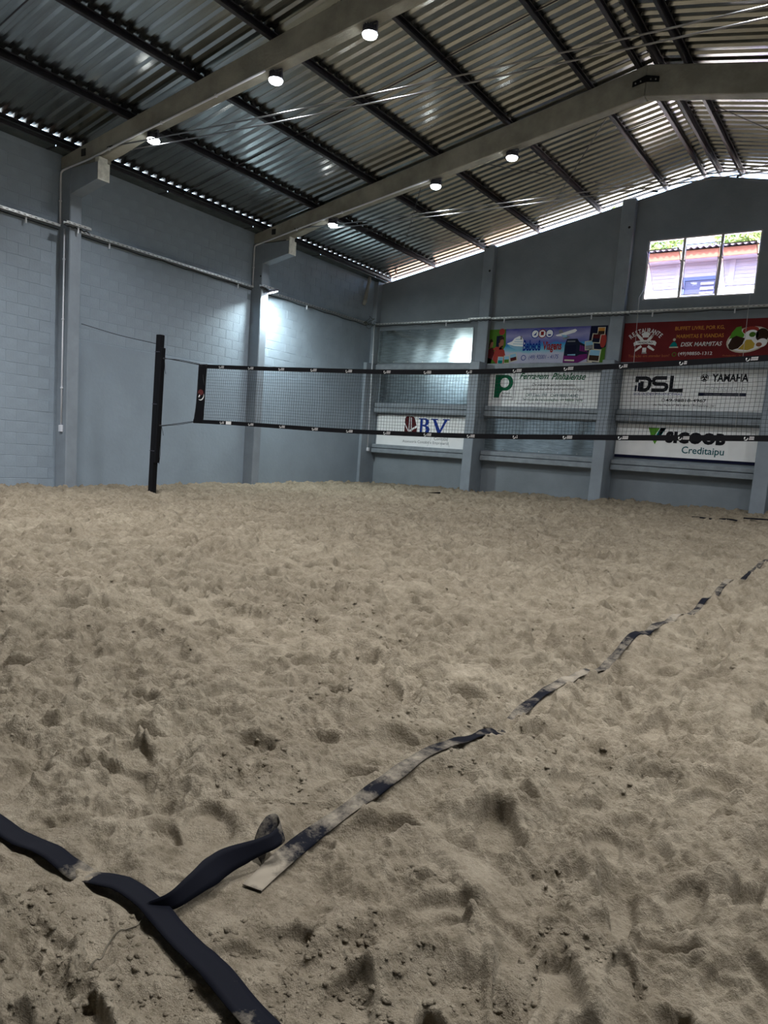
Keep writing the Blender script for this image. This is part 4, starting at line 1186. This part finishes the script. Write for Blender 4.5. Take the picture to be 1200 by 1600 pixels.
# coach
sg.poly([(.668, .06), (.672, .52), (.685, .68), (.77, .68), (.785, .60), (.86, .48), (.862, .18), (.80, .08), (.76, .04)], M_glassbus, 'coach_print', 2)
sg.poly([(.668, .04), (.668, .24), (.775, .22), (.80, .26), (.86, .28), (.862, .16), (.80, .06), (.76, .02)], M_purple, 'coach_print', 3); sg.poly([(.68, .10), (.76, .09), (.76, .13), (.68, .14)], M_cream, 'coach_light_print', 4)
sg.poly([(.70, .25), (.765, .24), (.765, .28), (.70, .27)], M_lblue, 'coach_glare_print', 4); sg.poly([(.64, 0), (.92, 0), (.90, .08), (.80, .05), (.66, .03)], M_cream, 'road_print', 2)
sg.poly([(.680, .30), (.683, .50), (.765, .52), (.768, .30)], M_navy, 'coach_windscreen_print', 4); sg.poly([(.690, .60), (.755, .60), (.755, .63), (.690, .63)], M_grey, 'coach_sign_print', 4)
for q in range(4): sg.poly([(.795 + .016 * q, .36 - .01 * q), (.808 + .016 * q, .35 - .01 * q), (.808 + .016 * q, .50 - .02 * q), (.795 + .016 * q, .52 - .02 * q)], M_purple, 'coach_side_print', 4)
# right border and snapshots
sg.poly([(.862, 0), (1, 0), (1, 1), (.868, 1), (.862, .55)], M_navy, 'backdrop_print', 1); sg.poly([(.955, 0), (1, 0), (1, .45), (.965, .40)], M_leaf, 'plant_print', 2); sg.ell(.975, .62, .19, M_coral, 'flower_print', 4, ru=.025)
def photo(u0, v0, u1, v1, rot, m1, m2):
    k = sg.asp(); uc, vc = (u0 + u1) / 2, (v0 + v1) / 2
    def R(u, v):
        x, z = (u - uc) / k, v - vc
        return (uc + (x * math.cos(rot) - z * math.sin(rot)) * k, vc + x * math.sin(rot) + z * math.cos(rot))
    sg.poly([R(u0, v0), R(u1, v0), R(u1, v1), R(u0, v1)], M_cream, 'snapshot', 5)
    du, dv = (u1 - u0) * .09, (v1 - v0) * .09; vm = v0 + (v1 - v0) * .5
    sg.poly([R(u0 + du, vm), R(u1 - du, vm), R(u1 - du, v1 - dv), R(u0 + du, v1 - dv)], m1, 'snapshot_image', 6); sg.poly([R(u0 + du, v0 + dv), R(u1 - du, v0 + dv), R(u1 - du, vm), R(u0 + du, vm)], m2, 'snapshot_image', 6)
photo(.925, .76, .985, .96, -.02, M_orange, M_brown); photo(.885, .55, .955, .80, -.08, M_maroon, M_navy); photo(.835, .38, .905, .62, .12, M_lblue, M_grey); photo(.870, .07, .965, .40, -.08, M_lblue, M_brown)
photo(.098, .03, .148, .24, -.06, M_lblue, M_tealp); photo(.155, .05, .205, .27, .03, M_lblue, M_leaf); photo(.205, .10, .27, .33, .22, M_lblue, M_maroon)

# restaurant banner
sg = Sign('advertising_banner', -5.68, -2.52, 3.57, 4.45, YU - 0.004, M_banred, 'dark red restaurant banner with white emblem and plate of food', 'banner', 0.004)
uc, k = .165, sg.asp()
sg.arc_text('RESTAURANTE', uc, .22, .52, .165, -0.72, 0.72, M_white, bold=0.02)
def blade(a, l0, l1, wv, m=M_white, lay=3, name='emblem'):
    d = (math.sin(a), math.cos(a)); n_ = (d[1], -d[0])
    pts = [(d[0] * l + n_[0] * q * wv, d[1] * l + n_[1] * q * wv) for l, q in ((l0, -.5), (l0, .5), (l1 * .55, .55), (l1, .25), (l1, -.5))]
    sg.poly([(uc + x * k, .46 + z) for x, z in pts], m, name, lay)
for a in (-0.72, 0.72): blade(a, .08, .32, .070)
for a in (math.pi - 0.95, math.pi + 0.95): blade(a, .10, .30, .06)
for q in (-1, 0, 1): blade(0.72 + q * 0.06, .25, .33, .012, M_banred, 4)
sg.poly([(uc - .022, .62), (uc + .022, .62), (uc + .022, .66), (uc + .032, .70), (uc + .02, .74), (uc, .76), (uc - .02, .74), (uc - .032, .70), (uc - .022, .66)], M_white, 'emblem', 3)
sg.poly([(uc - .075, .40), (uc - .062, .43), (uc, .455), (uc + .062, .43), (uc + .075, .40), (uc + .082, .48), (uc + .068, .53), (uc, .555), (uc - .068, .53), (uc - .082, .48)], M_white, 'emblem_ribbon', 5)
sg.text('TRADIÇÃO', uc - .055, .455, uc + .055, .525, M_blackp, lay=6, bold=0.02)
sg.text('1', uc - .014, .22, uc + .014, .36, M_white, bold=0.05); sg.quad(uc - .016, .21, uc + .018, .24, M_white, 'lettering', 3)
M_or2 = mat('print_dull_orange', (0.46, 0.16, 0.06), 0.7, spec=0.12)
sg.text('Tradição em atender bem!', .055, .105, .345, .185, M_or2, bold=-0.005)
sg.text('BUFFET LIVRE, POR KG,', .365, .76, .690, .865, M_orange, bold=0.012); sg.text('MARMITAS E VIANDAS', .380, .575, .690, .67, M_orange, bold=0.012)
sg.text('DISK MARMITAS', .415, .37, .685, .475, M_white, shear=0.2, bold=0.012); sg.text('(49)98850-1312', .405, .13, .63, .235, M_white, bold=0.008)
sg.ring(.378, .18, .055, .016, M_leaf, 'phone_icon', 3)
sg.poly([(.338, .36), (.395, .36), (.385, .45), (.372, .50), (.358, .48), (.345, .42)], M_tealp, 'cook_print', 3); sg.ell(.368, .545, .035, M_cream, 'cook_print', 4); sg.poly([(.338, .34), (.40, .34), (.398, .37), (.338, .37)], M_cream, 'cook_print', 4)
sg.text('Pinhalzinho - SC', .70, .115, .82, .15, M_or2)
# plate of food
pc = (.845, .50)
sg.ell(*pc, .30, M_cream, 'plate_print', 2, ru=.135, rot=.22); sg.ell(*pc, .27, M_signw, 'plate_print', 3, ru=.122, rot=.22)
sg.poly([(.725, .52), (.74, .68), (.765, .80), (.795, .82), (.80, .70), (.825, .60), (.80, .52), (.76, .56)], M_greenl, 'lettuce_print', 4)
sg.ell(.855, .72, .09, M_coral, 'tomato_print', 4, ru=.05, rot=.1); sg.ell(.862, .60, .13, M_signw, 'egg_print', 5, ru=.045, rot=.2); sg.ell(.868, .62, .06, M_leaf, 'herb_print', 6, ru=.02)
sg.poly([(.725, .38), (.745, .55), (.77, .60), (.80, .56), (.825, .54), (.815, .40), (.79, .30), (.755, .26), (.735, .28)], M_brown, 'meat_print', 6)
sg.ell(.928, .60, .16, M_brown, 'beans_print', 5, ru=.040, rot=.2); sg.ell(.93, .42, .10, M_signw, 'rice_print', 6, ru=.034, rot=.3); 
sg.poly([(.79, .28), (.82, .40), (.835, .50), (.865, .50), (.89, .40), (.885, .30), (.85, .25)], M_yellow, 'chips_print', 7); sg.ell(.915, .38, .05, M_skin, 'meat_print', 7, ru=.018)
mb = MB(); mb.box(-2.53, -2.505, YU - 0.012, YU - 0.004, 3.57, 4.15); mb.build('side_hem', M_cream, sg.root)

# plain galvanised sheets closing the other openings
for (x0, x1, z0, z1, y, lab) in ((-12.62, -9.62, 3.60, 4.50, YU - 0.02, 'top shiny galvanised sheet in the corner bay, glaring at its right end'),
                                 (-12.64, -9.46, 2.52, 3.36, YS, 'lower shiny galvanised sheet in the corner bay, above the sign with blue serif letters'),
                                 (-9.12, -6.00, 1.36, 2.18, YS, 'dull galvanised sheet below the green lettered sign')):
    root = empty('metal_sheet', ((x0 + x1) / 2, y, z0), lab, 'metal sheet', 'galvanised sheets')
    nx, nz = 60, 16; vs = []; fs = []
    g = np.random.default_rng(int(abs(z0 * 100)))
    ph = g.uniform(0, 6, 4)
    for j in range(nz + 1):
        for i in range(nx + 1):
            u, v = i / nx, j / nz
            dy = 0.0022 * math.sin(u * 14 + ph[0] + 1.2 * v) + 0.0016 * math.sin(u * 31 + ph[1] - 2 * v) + 0.0018 * math.sin(v * 5 + u * 6 + ph[2])
            vs.append((x0 + (x1 - x0) * u, y - 0.008 + dy, z0 + (z1 - z0) * v))
    for j in range(nz):
        for i in range(nx): a = j * (nx + 1) + i; fs.append((a, a + 1, a + nx + 2, a + nx + 1))
    mb = MB(); mb.add(vs, fs); mb.build('sheet', M_galv, root, smooth=True)
    mb = MB()
    for xx in np.linspace(x0 + 0.06, x1 - 0.06, 7):
        for zz in (z0 + 0.03, z1 - 0.03): mb.lathe([(0.008, -0.003), (0.008, 0.003)], 8, Matrix.Translation((xx, y - 0.013, zz)) @ Matrix.Rotation(math.pi / 2, 4, 'X'))
    o = mb.build('rivets', M_tray, root); o['kind'] = 'stuff'

# ------------------------------------------------------------------ net, poles and ropes
YN = 8.48
TOPX = np.array([-9.80, -7.82, -6.03, -4.63, -2.86, -1.87, -1.26, 0.2, 1.0]); TOPZ = np.array([2.304, 2.246, 2.207, 2.203, 2.257, 2.299, 2.330, 2.400, 2.440])
BOTX = np.array([-9.91, -9.30, -6.14, -4.54, -2.73, -1.18, 0.2, 1.05]); BOTZ = np.array([1.332, 1.332, 1.308, 1.331, 1.396, 1.460, 1.500, 1.500])
def cub(xs, zs):
    m = np.gradient(zs, xs)
    def f(x):
        x = np.atleast_1d(np.asarray(x, float)); i = np.clip(np.searchsorted(xs, x, side='right') - 1, 0, len(xs) - 2)
        h = xs[i + 1] - xs[i]; t = (x - xs[i]) / h
        return (2*t**3-3*t**2+1)*zs[i] + (t**3-2*t**2+t)*h*m[i] + (-2*t**3+3*t**2)*zs[i+1] + (t**3-t**2)*h*m[i+1]
    return f
ztop, zbot = cub(TOPX, TOPZ), cub(BOTX, BOTZ)
TW = 0.062
def ynet(x, v): return YN + 0.012 * np.sin(x * 0.9) + 0.010 * np.sin(x * 2.3 + v * 2)
net = empty('volleyball_net', (-4.4, YN, 0.0), 'long black volleyball net stretched across the court', 'net')
def tape(name, x0, x1, zf, up_):
    n = 150; xs = np.linspace(x0, x1, n); z = zf(xs); vs = []; fs = []
    for i in range(n):
        za, zb_ = (z[i] - TW, z[i]) if up_ else (z[i], z[i] + TW)
        y = float(ynet(xs[i], 1.0 if up_ else 0.0))
        for (yy, zz) in ((y - 0.006, za), (y - 0.006, zb_), (y + 0.006, zb_), (y + 0.006, za)): vs.append((xs[i], yy, zz))
    for i in range(n - 1):
        a = i * 4
        for q in range(4): fs.append((a + q, a + (q + 1) % 4, a + 4 + (q + 1) % 4, a + 4 + q))
    fs += [(3, 2, 1, 0), ((n - 1) * 4, (n - 1) * 4 + 1, (n - 1) * 4 + 2, (n - 1) * 4 + 3)]
    mb = MB(); mb.add(vs, fs); return mb.build(name, M_tapeN, net)
tt_ = tape('top_tape', -9.80, 1.0, ztop, True)
bt_ = tape('bottom_tape', -9.91, 1.05, zbot, False)
# side flap with its round emblem
def flap(xa, xb, name):
    n = 24; vs = []; fs = []
    for i in range(n + 1):
        t = i / n
        x0 = np.interp(t, [0, .27, .55, 1], xa); x1 = np.interp(t, [0, 1], xb)
        zt0, zb0 = float(ztop(np.clip(x0, -9.8, 1.0))[0]), float(zbot(np.clip(x0, -9.91, 1.05))[0]); z = zb0 + (zt0 - zb0) * t
        for u in np.linspace(0, 1, 6):
            x = x0 + (x1 - x0) * u
            y = float(ynet(x, t)) - 0.004 + 0.006 * math.sin(u * 7 + t * 4)
            vs.append((x, y, z))
    for i in range(n):
        for q in range(5): a = i * 6 + q; fs.append((a, a + 1, a + 7, a + 6))
    mb = MB(); mb.add(vs, fs); o = mb.build(name, M_tapeN, net, smooth=True)
    md = o.modifiers.new('thickness', 'SOLIDIFY'); md.thickness = 0.004
    return o
fl = flap([-9.91, -9.862, -9.834, -9.80], [-9.665, -9.59], 'side_flap')
fr = flap([1.05, 1.04, 1.02, 1.0], [0.83, 0.80], 'side_flap')
def disc_ring(cx, y, cz, r1, r2, a0, a1, n=20):
    vs = []; fs = []
    for i in range(n + 1):
        a = a0 + (a1 - a0) * i / n; tp = math.sin(math.pi * i / n) ** 0.6
        rm = (r1 + r2) / 2; hw_ = (r2 - r1) / 2 * max(tp, 0.05)
        for r in (rm - hw_, rm + hw_): vs.append((cx + r * math.cos(a), y, cz + r * math.sin(a)))
    for i in range(n): fs.append((2 * i, 2 * i + 1, 2 * i + 3, 2 * i + 2))
    return vs, fs
def emblem(cx, cz, r, parent, full, y):
    e = MB(); e.add(*disc_ring(cx, y - 0.001, cz, r * .78, r, -2.1, 0.25)); e.lathe([(r * .16, -0.0005), (r * .16, 0.0005)], 10, Matrix.Translation((cx - r * .25, y - 0.001, cz - r * .1)) @ Matrix.Rotation(math.pi / 2, 4, 'X'))
    e.add(*disc_ring(cx - r * .55, y - 0.001, cz - r * .12, r * .1, r * .36, -1.6, 0.2))
    e.build('emblem_arc', M_white, parent)
    if full:
        e = MB(); e.add(*disc_ring(cx, y - 0.0005, cz, r * .45, r, 0.2, 2.9)); e.add(*disc_ring(cx, y - 0.0007, cz, 0.0, r * .6, -0.3, 2.6)); e.build('emblem_crest', mat('emblem_red', (0.10, 0.012, 0.010), 0.5), parent)
emblem(-9.722, 1.80, 0.092, fl, True, YN - 0.034)
for u in (-9.77, -9.71):
    mb = MB(); mb.tube([(u - 0.0, YN - 0.016, 2.22), (u + 0.03, YN - 0.020, 2.05), (u + 0.075, YN - 0.017, 1.92)], [0.002, 0.006, 0.002], 6); mb.build('fold', mat('fold_sheen%d' % int(-u * 100), (0.03, 0.03, 0.032), 0.3), fl, smooth=True)  # paler strips paint the sheen on the creased cloth
# printed marks along both tapes: crescent and two lines of lettering
def logo_mesh(full):
    s = MB(); s.add(*disc_ring(0.0, 0, 0.0, 0.016, 0.024, -2.3, 0.3)); s.add(*disc_ring(-0.006, 0, 0.004, 0.0, 0.010, 0.5, 5.5, 10)); s.add(*disc_ring(-0.016, 0, 0.0, 0.002, 0.010, -1.7, 0.1, 8))
    me = s.mesh('logo'); me.materials.append(M_white)
    return me
LM = logo_mesh(False)
V, F = text_mesh('TURBO\nTENNIS', 0.25, 0.02); lo, hi = V.min(0), V.max(0); V = (V - lo) / (hi - lo)
# the lettering is unreadably small in the picture: two rows of slanted bars stand for it
bars = MB(); g = random.Random(4)
for row in (0, 1):
    x = 0.034
    for q in range(6):
        wq = g.choice((0.0075, 0.009, 0.010)); z0 = -0.017 + row * 0.019
        bars.add([(x + z0 * .25, 0, z0), (x + wq + z0 * .25, 0, z0), (x + wq + (z0 + .015) * .25, 0, z0 + .015), (x + (z0 + .015) * .25, 0, z0 + .015)], [(0, 1, 2, 3)]); x += wq + 0.0028
LT = bars.mesh('logo_lettering'); LT.materials.append(mat('print_off_white', (0.55, 0.53, 0.53), 0.5))
def put_logo(x, top):
    z = float(ztop(x)[0]) - TW / 2 if top else float(zbot(x)[0]) + TW / 2
    par = tt_ if top else bt_
    for nm, m_ in (('logo', LM), ('logo_lettering', LT)):
        o = bpy.data.objects.new(nm, m_); C.objects.link(o); o.parent = par
        o.location = Vector((x, float(ynet(x, 1.0 if top else 0.0)) - 0.0075, z)) - net.location - par.location
        sl = (float((ztop if top else zbot)(x + .1)[0]) - float((ztop if top else zbot)(x - .1)[0])) / .2
        o.rotation_euler = (0, -math.atan(sl), 0)
for i in range(17): put_logo(-9.30 + i * 0.655, True)
for i in range(17): put_logo(-9.22 + i * 0.655, False)
mb = MB(); mb.box(-9.09, -8.97, float(ynet(-9, 0)) - 0.0085, float(ynet(-9, 0)) - 0.0065, 1.338, 1.388); mb.build('care_label', M_white, bt_)
# knotted twine, 4.5 cm squares
def net_mesh():
    mb = MB(); x0, x1 = -9.62, 0.82; pitch = 0.0455; r = 0.0021
    nx = int((x1 - x0) / pitch); nz = 18
    g = np.random.default_rng(6)
    xs = np.linspace(x0, x1, nx + 1)
    jx = 0.004 * np.sin(np.arange(nx + 1) * 0.7)
    def pt(x, v):
        zt, z0 = float(ztop(x)[0]) - TW + 0.004, float(zbot(x)[0]) + TW - 0.004
        lean = 0.035 * (v - 0.5) if x < -9.3 else 0.035 * (v - .5) * max(0, 1 - (x + 9.3) / 1.2)
        return (x + lean * 2 + 0.006 * math.sin(v * 9 + x * 3), float(ynet(x, v)), z0 + (zt - z0) * v)
    for i, x in enumerate(xs): mb.tube([pt(x + jx[i], v) for v in np.linspace(0, 1, 7)], r, 3, False)
    for q in range(1, nz):
        v = q / nz
        mb.tube([pt(x, v + 0.004 * math.sin(x * 5 + q)) for x in np.linspace(x0, x1, 130)], r, 3, False)
    o = mb.build('netting', M_net, net); o['kind'] = 'stuff'
net_mesh()

def pole(xb, xt, label):
    root = empty('net_pole', (xb, YN, 0), label, 'pole', 'net poles')
    a = math.atan2(xt - xb, 2.80); M = Matrix.Translation((xb, YN, 0)) @ Matrix.Rotation(a, 4, 'Y')
    s = 1 if xb < XRIDGE else -1
    mb = MB(); mb.box(-0.058, 0.058, -0.05, 0.05, -0.25, 2.82, M); mb.build('post', M_black, root, 0.008)
    mb = MB(); a_, b_ = sorted((s * 0.045, s * 0.105)); mb.box(a_, b_, -0.045, 0.045, 0.60, 2.60, M); mb.build('slide_rail', M_black, root, 0.006)
    for z in (2.52, 1.62, 0.80):
        mb = MB(); mb.box(-0.062, 0.062, -0.054, 0.054, z, z + 0.012, M); mb.build('joint_band', M_housing, root)
    mb = MB(); mb.tube([M @ Vector((s * 0.105, 0, 2.42)), M @ Vector((s * 0.14, 0, 2.42))], 0.012, 8); mb.tube([M @ Vector((s * 0.10, 0, 1.26)), M @ Vector((s * 0.14, 0, 1.26))], 0.012, 8); mb.build('rope_hook', M_rod, root)
    return root
pole(-10.945, -10.85, 'black net pole standing in the sand near the left wall')
pole(2.15, 2.09, 'black net pole right of the picture')
def rope(name, pts, r, label, n=30):
    mb = MB(); mb.tube([tuple(p) for p in spline(pts, n)], r, 6); o = mb.build(name, M_rope, smooth=True); tag(o, label, 'rope', 'net ropes'); return o
rope('guy_rope', [(-10.93, YN, 2.665), (-11.7, 8.25, 2.80), (-12.465, 8.0, 2.98)], 0.005, 'dark guy rope from the net pole up to the first column')
rope('net_rope', [(-10.73, YN, 2.42), (-10.3, YN, 2.365), (-9.80, YN, 2.295)], 0.006, 'upper net rope from the left pole to the net corner')
rope('net_rope', [(-10.73, YN - 0.02, 2.41), (-10.4, YN - 0.02, 2.39), (-9.80, YN - 0.01, 2.31)], 0.005, 'second strand beside the upper net rope at the left pole')
rope('net_rope', [(-10.72, YN, 2.41), (-10.71, YN, 2.33), (-10.70, YN, 2.22), (-10.675, YN, 2.15)], 0.004, 'short loose rope end hanging below the upper net rope')
rope('net_rope', [(-10.75, YN, 1.255), (-10.3, YN, 1.31), (-9.91, YN, 1.36)], 0.006, 'lower net rope from the left pole to the net corner')
rope('net_rope', [(-10.75, YN - 0.02, 1.245), (-10.2, YN - 0.02, 1.30), (-9.91, YN, 1.345)], 0.005, 'second strand beside the lower net rope at the left pole')
rope('net_rope', [(-10.74, YN, 1.25), (-10.71, YN, 1.17), (-10.68, YN, 1.09)], 0.004, 'short loose rope end below the lower net rope')
rope('net_rope', [(-10.74, YN, 1.24), (-10.75, YN, 0.95), (-10.75, YN, 0.75), (-10.775, YN, 0.58)], 0.004, 'long loose rope end hanging beside the left pole')
rope('net_rope', [(2.0, YN, 2.46), (1.5, YN, 2.45), (1.0, YN, 2.42)], 0.006, 'upper net rope at the right pole')
rope('net_rope', [(2.02, YN, 1.30), (1.5, YN, 1.42), (1.05, YN, 1.52)], 0.006, 'lower net rope at the right pole')

# ------------------------------------------------------------------ window in the gable
win = empty('window_1', (-4.17, YU, 4.95), 'aluminium gable window with three tilted panes above the red banner', kind='structure')
wx0, wx1, wz0, wz1 = -5.34, -3.00, 4.95, 6.27
fy0, fy1 = YU + 0.02, YU + 0.08
for nm, b in (('frame_sill', (wx0, wx1, fy0, fy1, wz0, wz0 + 0.035)), ('frame_head', (wx0, wx1, fy0, fy1, wz1 - 0.035, wz1)), ('frame_jamb', (wx0, wx0 + 0.035, fy0, fy1, wz0 + 0.035, wz1 - 0.035)), ('frame_jamb', (wx1 - 0.035, wx1, fy0, fy1, wz0 + 0.035, wz1 - 0.035)),
              ('mullion', (-4.585, -4.525, fy0, fy1, wz0 + 0.035, wz1 - 0.035)), ('mullion', (-3.805, -3.745, fy0, fy1, wz0 + 0.035, wz1 - 0.035))):
    mb = MB(); mb.box(*b); mb.build(nm, M_alu, win, 0.006)
for (a, b) in ((wx0 + 0.045, -4.595), (-4.515, -3.815), (-3.735, wx1 - 0.045)):
    M = Matrix.Translation((0, YU + 0.05, 5.76)) @ Matrix.Rotation(math.radians(3 if a > -4.6 and b < -3.8 else 50), 4, 'X')
    mb = MB(); mb.box(a + 0.012, b - 0.012, -0.002, 0.002, -0.72, 0.33, M); p = mb.build('tilted_pane', M_glass, win)
    mb = MB(); mb.box(a, a + 0.014, -0.008, 0.008, -0.73, 0.34, M); mb.box(b - 0.014, b, -0.008, 0.008, -0.73, 0.34, M); mb.box(a, b, -0.008, 0.008, -0.735, -0.718, M); mb.box(a, b, -0.008, 0.008, 0.328, 0.345, M); mb.build('pane_frame', M_alu, p)
    for xx in (a - 0.004, b + 0.004):
        mb = MB(); mb.box(xx - 0.012, xx + 0.012, fy0 - 0.03, fy1, 5.745, 5.775); mb.build('pivot', M_white, win)
for (xa, za, xb, zb_, lab) in ((-5.30, 4.98, -5.17, 2.12, 'left thin white cord hanging from the gable window'), (-3.03, 4.90, -2.95, 2.05, 'right thin white cord hanging from the gable window')):
    mb = MB(); mb.tube([(xa, 17.44, za + 0.25), (xa + 0.01, 17.06, za - 0.05), ((xa + xb) / 2, 17.02, (za + zb_) / 2), (xb, 17.0, zb_)], 0.005, 6)
    o = mb.build('window_cord', M_cordw, smooth=True); tag(o, lab, 'cord', 'window cords')

# ------------------------------------------------------------------ outdoors: ground, neighbour house, trees
mb = MB()
mb.box(-60, XL - 0.25, -40, 80, -0.6, -0.45); mb.box(XR + 0.25, 60, -40, 80, -0.6, -0.45); mb.box(XL - 0.25, XR + 0.25, YF + 0.25, 80, -0.6, -0.45); mb.box(XL - 0.25, XR + 0.25, -40, YB - 0.25, -0.6, -0.45)
o = mb.build('ground_outside', mat('red_earth', (0.42, 0.25, 0.17), 0.9, noise=0.25, nscale=0.5)); tag(o, 'pale reddish earth outside the hall', kind='structure')
M_board = mat('white_board', (0.74, 0.74, 0.78), 0.6)
M_fc = mat('fibre_cement', (0.40, 0.39, 0.38), 0.85)
house = empty('neighbour_house', (-5.0, 25.0, -0.45), 'white weatherboard house with corrugated roof behind the gable window', 'house')
HY = 24.6
mb = MB(); mb.box(-10.5, 1.0, HY + 0.03, HY + 5.0, -0.5, 7.75); mb.build('wall', M_board, house)
for k in range(26):
    z = 4.75 + k * 0.115
    if z > 7.62: break
    mb = MB(); zz = (z, z + 0.125); mb.add([(-10.5, HY + 0.0, zz[0]), (-3.75, HY + 0.0, zz[0]), (-3.75, HY + 0.022, zz[1]), (-10.5, HY + 0.022, zz[1]), (-10.5, HY + 0.035, zz[0]), (-3.75, HY + 0.035, zz[0])], [(0, 1, 2, 3), (0, 4, 5, 1)]); mb.build('weatherboard', M_board, house)
for k in range(22):
    x = -3.74 + k * 0.20
    mb = MB(); mb.box(x, x + 0.19, HY - 0.02, HY + 0.03, 4.7, 7.62); mb.build('upright_board', M_board, house)
for x in (-6.55, -5.02): mb = MB(); mb.box(x, x + 0.16, HY - 0.03, HY + 0.02, 4.7, 7.6); mb.build('corner_board', M_board, house)
mb = MB(); mb.box(-10.6, 1.1, HY - 0.62, HY - 0.58, 7.56, 7.80); mb.build('fascia', mat('orange_fascia', (0.55, 0.22, 0.10), 0.6), house)
mb = MB(); mb.box(-10.6, 1.1, HY - 0.58, HY + 0.02, 7.60, 7.63); mb.build('soffit', M_board, house)
vs = []; fs = []; n = 480
for i in range(n + 1):
    x = -10.8 + i * (12.1 / n); h = 0.03 * math.cos(2 * math.pi * (i * 12.1 / n) / 0.177)
    for (yy, zz) in ((HY - 0.75, 7.83), (HY + 5, 9.2), (HY + 5, 9.22), (HY - 0.75, 7.85)): vs.append((x, yy, zz + h))
for i in range(n):
    a = i * 4
    for q in range(4): fs.append((a + q, a + (q + 1) % 4, a + 4 + (q + 1) % 4, a + 4 + q))
mb = MB(); mb.add(vs, fs); mb.build('corrugated_roof', M_fc, house, smooth=True)
M_shut = mat('blue_shutter', (0.16, 0.24, 0.42), 0.5)
hw_ = MB(); hw_.box(-6.35, -6.25, HY - 0.05, HY + 0.03, 5.4, 7.05); hw_.box(-5.25, -5.15, HY - 0.05, HY + 0.03, 5.4, 7.05); hw_.box(-6.35, -5.15, HY - 0.05, HY + 0.03, 7.05, 7.15); wf = hw_.build('window_frame', M_shut, house)
mb = MB(); mb.box(-6.25, -5.25, HY - 0.012, HY + 0.03, 5.4, 7.05); mb.build('window_pane', mat('house_glass', (0.10, 0.12, 0.20), 0.15), house)
for k in range(11):
    z = 5.45 + k * 0.145
    mb = MB(); mb.box(-5.78, -5.40, HY - 0.05, HY - 0.02, z, z + 0.075); mb.build('louvre_slat', M_board, house)
def tree(x, y, zc, rx, rz, n, label, seed):
    g = np.random.default_rng(seed)
    root = empty('tree', (x, y, -0.45), label, 'tree', 'trees behind the house')
    mb = MB(); mb.tube([(x, y, -0.5), (x + 0.1, y, zc * 0.5), (x, y, zc)], [0.22, 0.16, 0.08], 8); mb.build('trunk', mat('bark%d' % seed, (0.10, 0.08, 0.06), 0.9), root, smooth=True)
    d = g.standard_normal((n, 3)); d /= np.linalg.norm(d, axis=1)[:, None]
    p = d * (g.random(n) ** 0.45)[:, None] * np.array([rx, rx * .8, rz]) + np.array([x, y, zc])
    p += 0.35 * np.stack([np.sin(p[:, 1] * 3), np.sin(p[:, 2] * 3.3), np.sin(p[:, 0] * 2.7)], -1)
    a = g.standard_normal((n, 3)); a /= np.linalg.norm(a, axis=1)[:, None]; b = np.cross(a, g.standard_normal((n, 3))); b /= np.linalg.norm(b, axis=1)[:, None]
    s = (0.10 + 0.10 * g.random(n))[:, None]
    V_ = np.stack([p - a * s, p + b * s * .45, p + a * s, p - b * s * .45], 1).reshape(-1, 3)
    me = bpy.data.meshes.new('foliage'); me.from_pydata(V_.tolist(), [], np.arange(4 * n).reshape(-1, 4).tolist())
    o = link('foliage', me, mat('leaf%d' % seed, (0.20, 0.30, 0.10), 0.6), root); o['kind'] = 'stuff'
tree(-11.2, 33.5, 10.6, 2.2, 2.0, 5000, 'leafy green tree at the left above the neighbour roof', 1)
tree(-5.8, 34.5, 10.9, 2.1, 2.0, 5000, 'leafy green tree in the middle above the neighbour roof', 2)
tree(-0.5, 36.0, 10.4, 2.2, 1.8, 3500, 'leafy green tree at the right above the neighbour roof', 3)
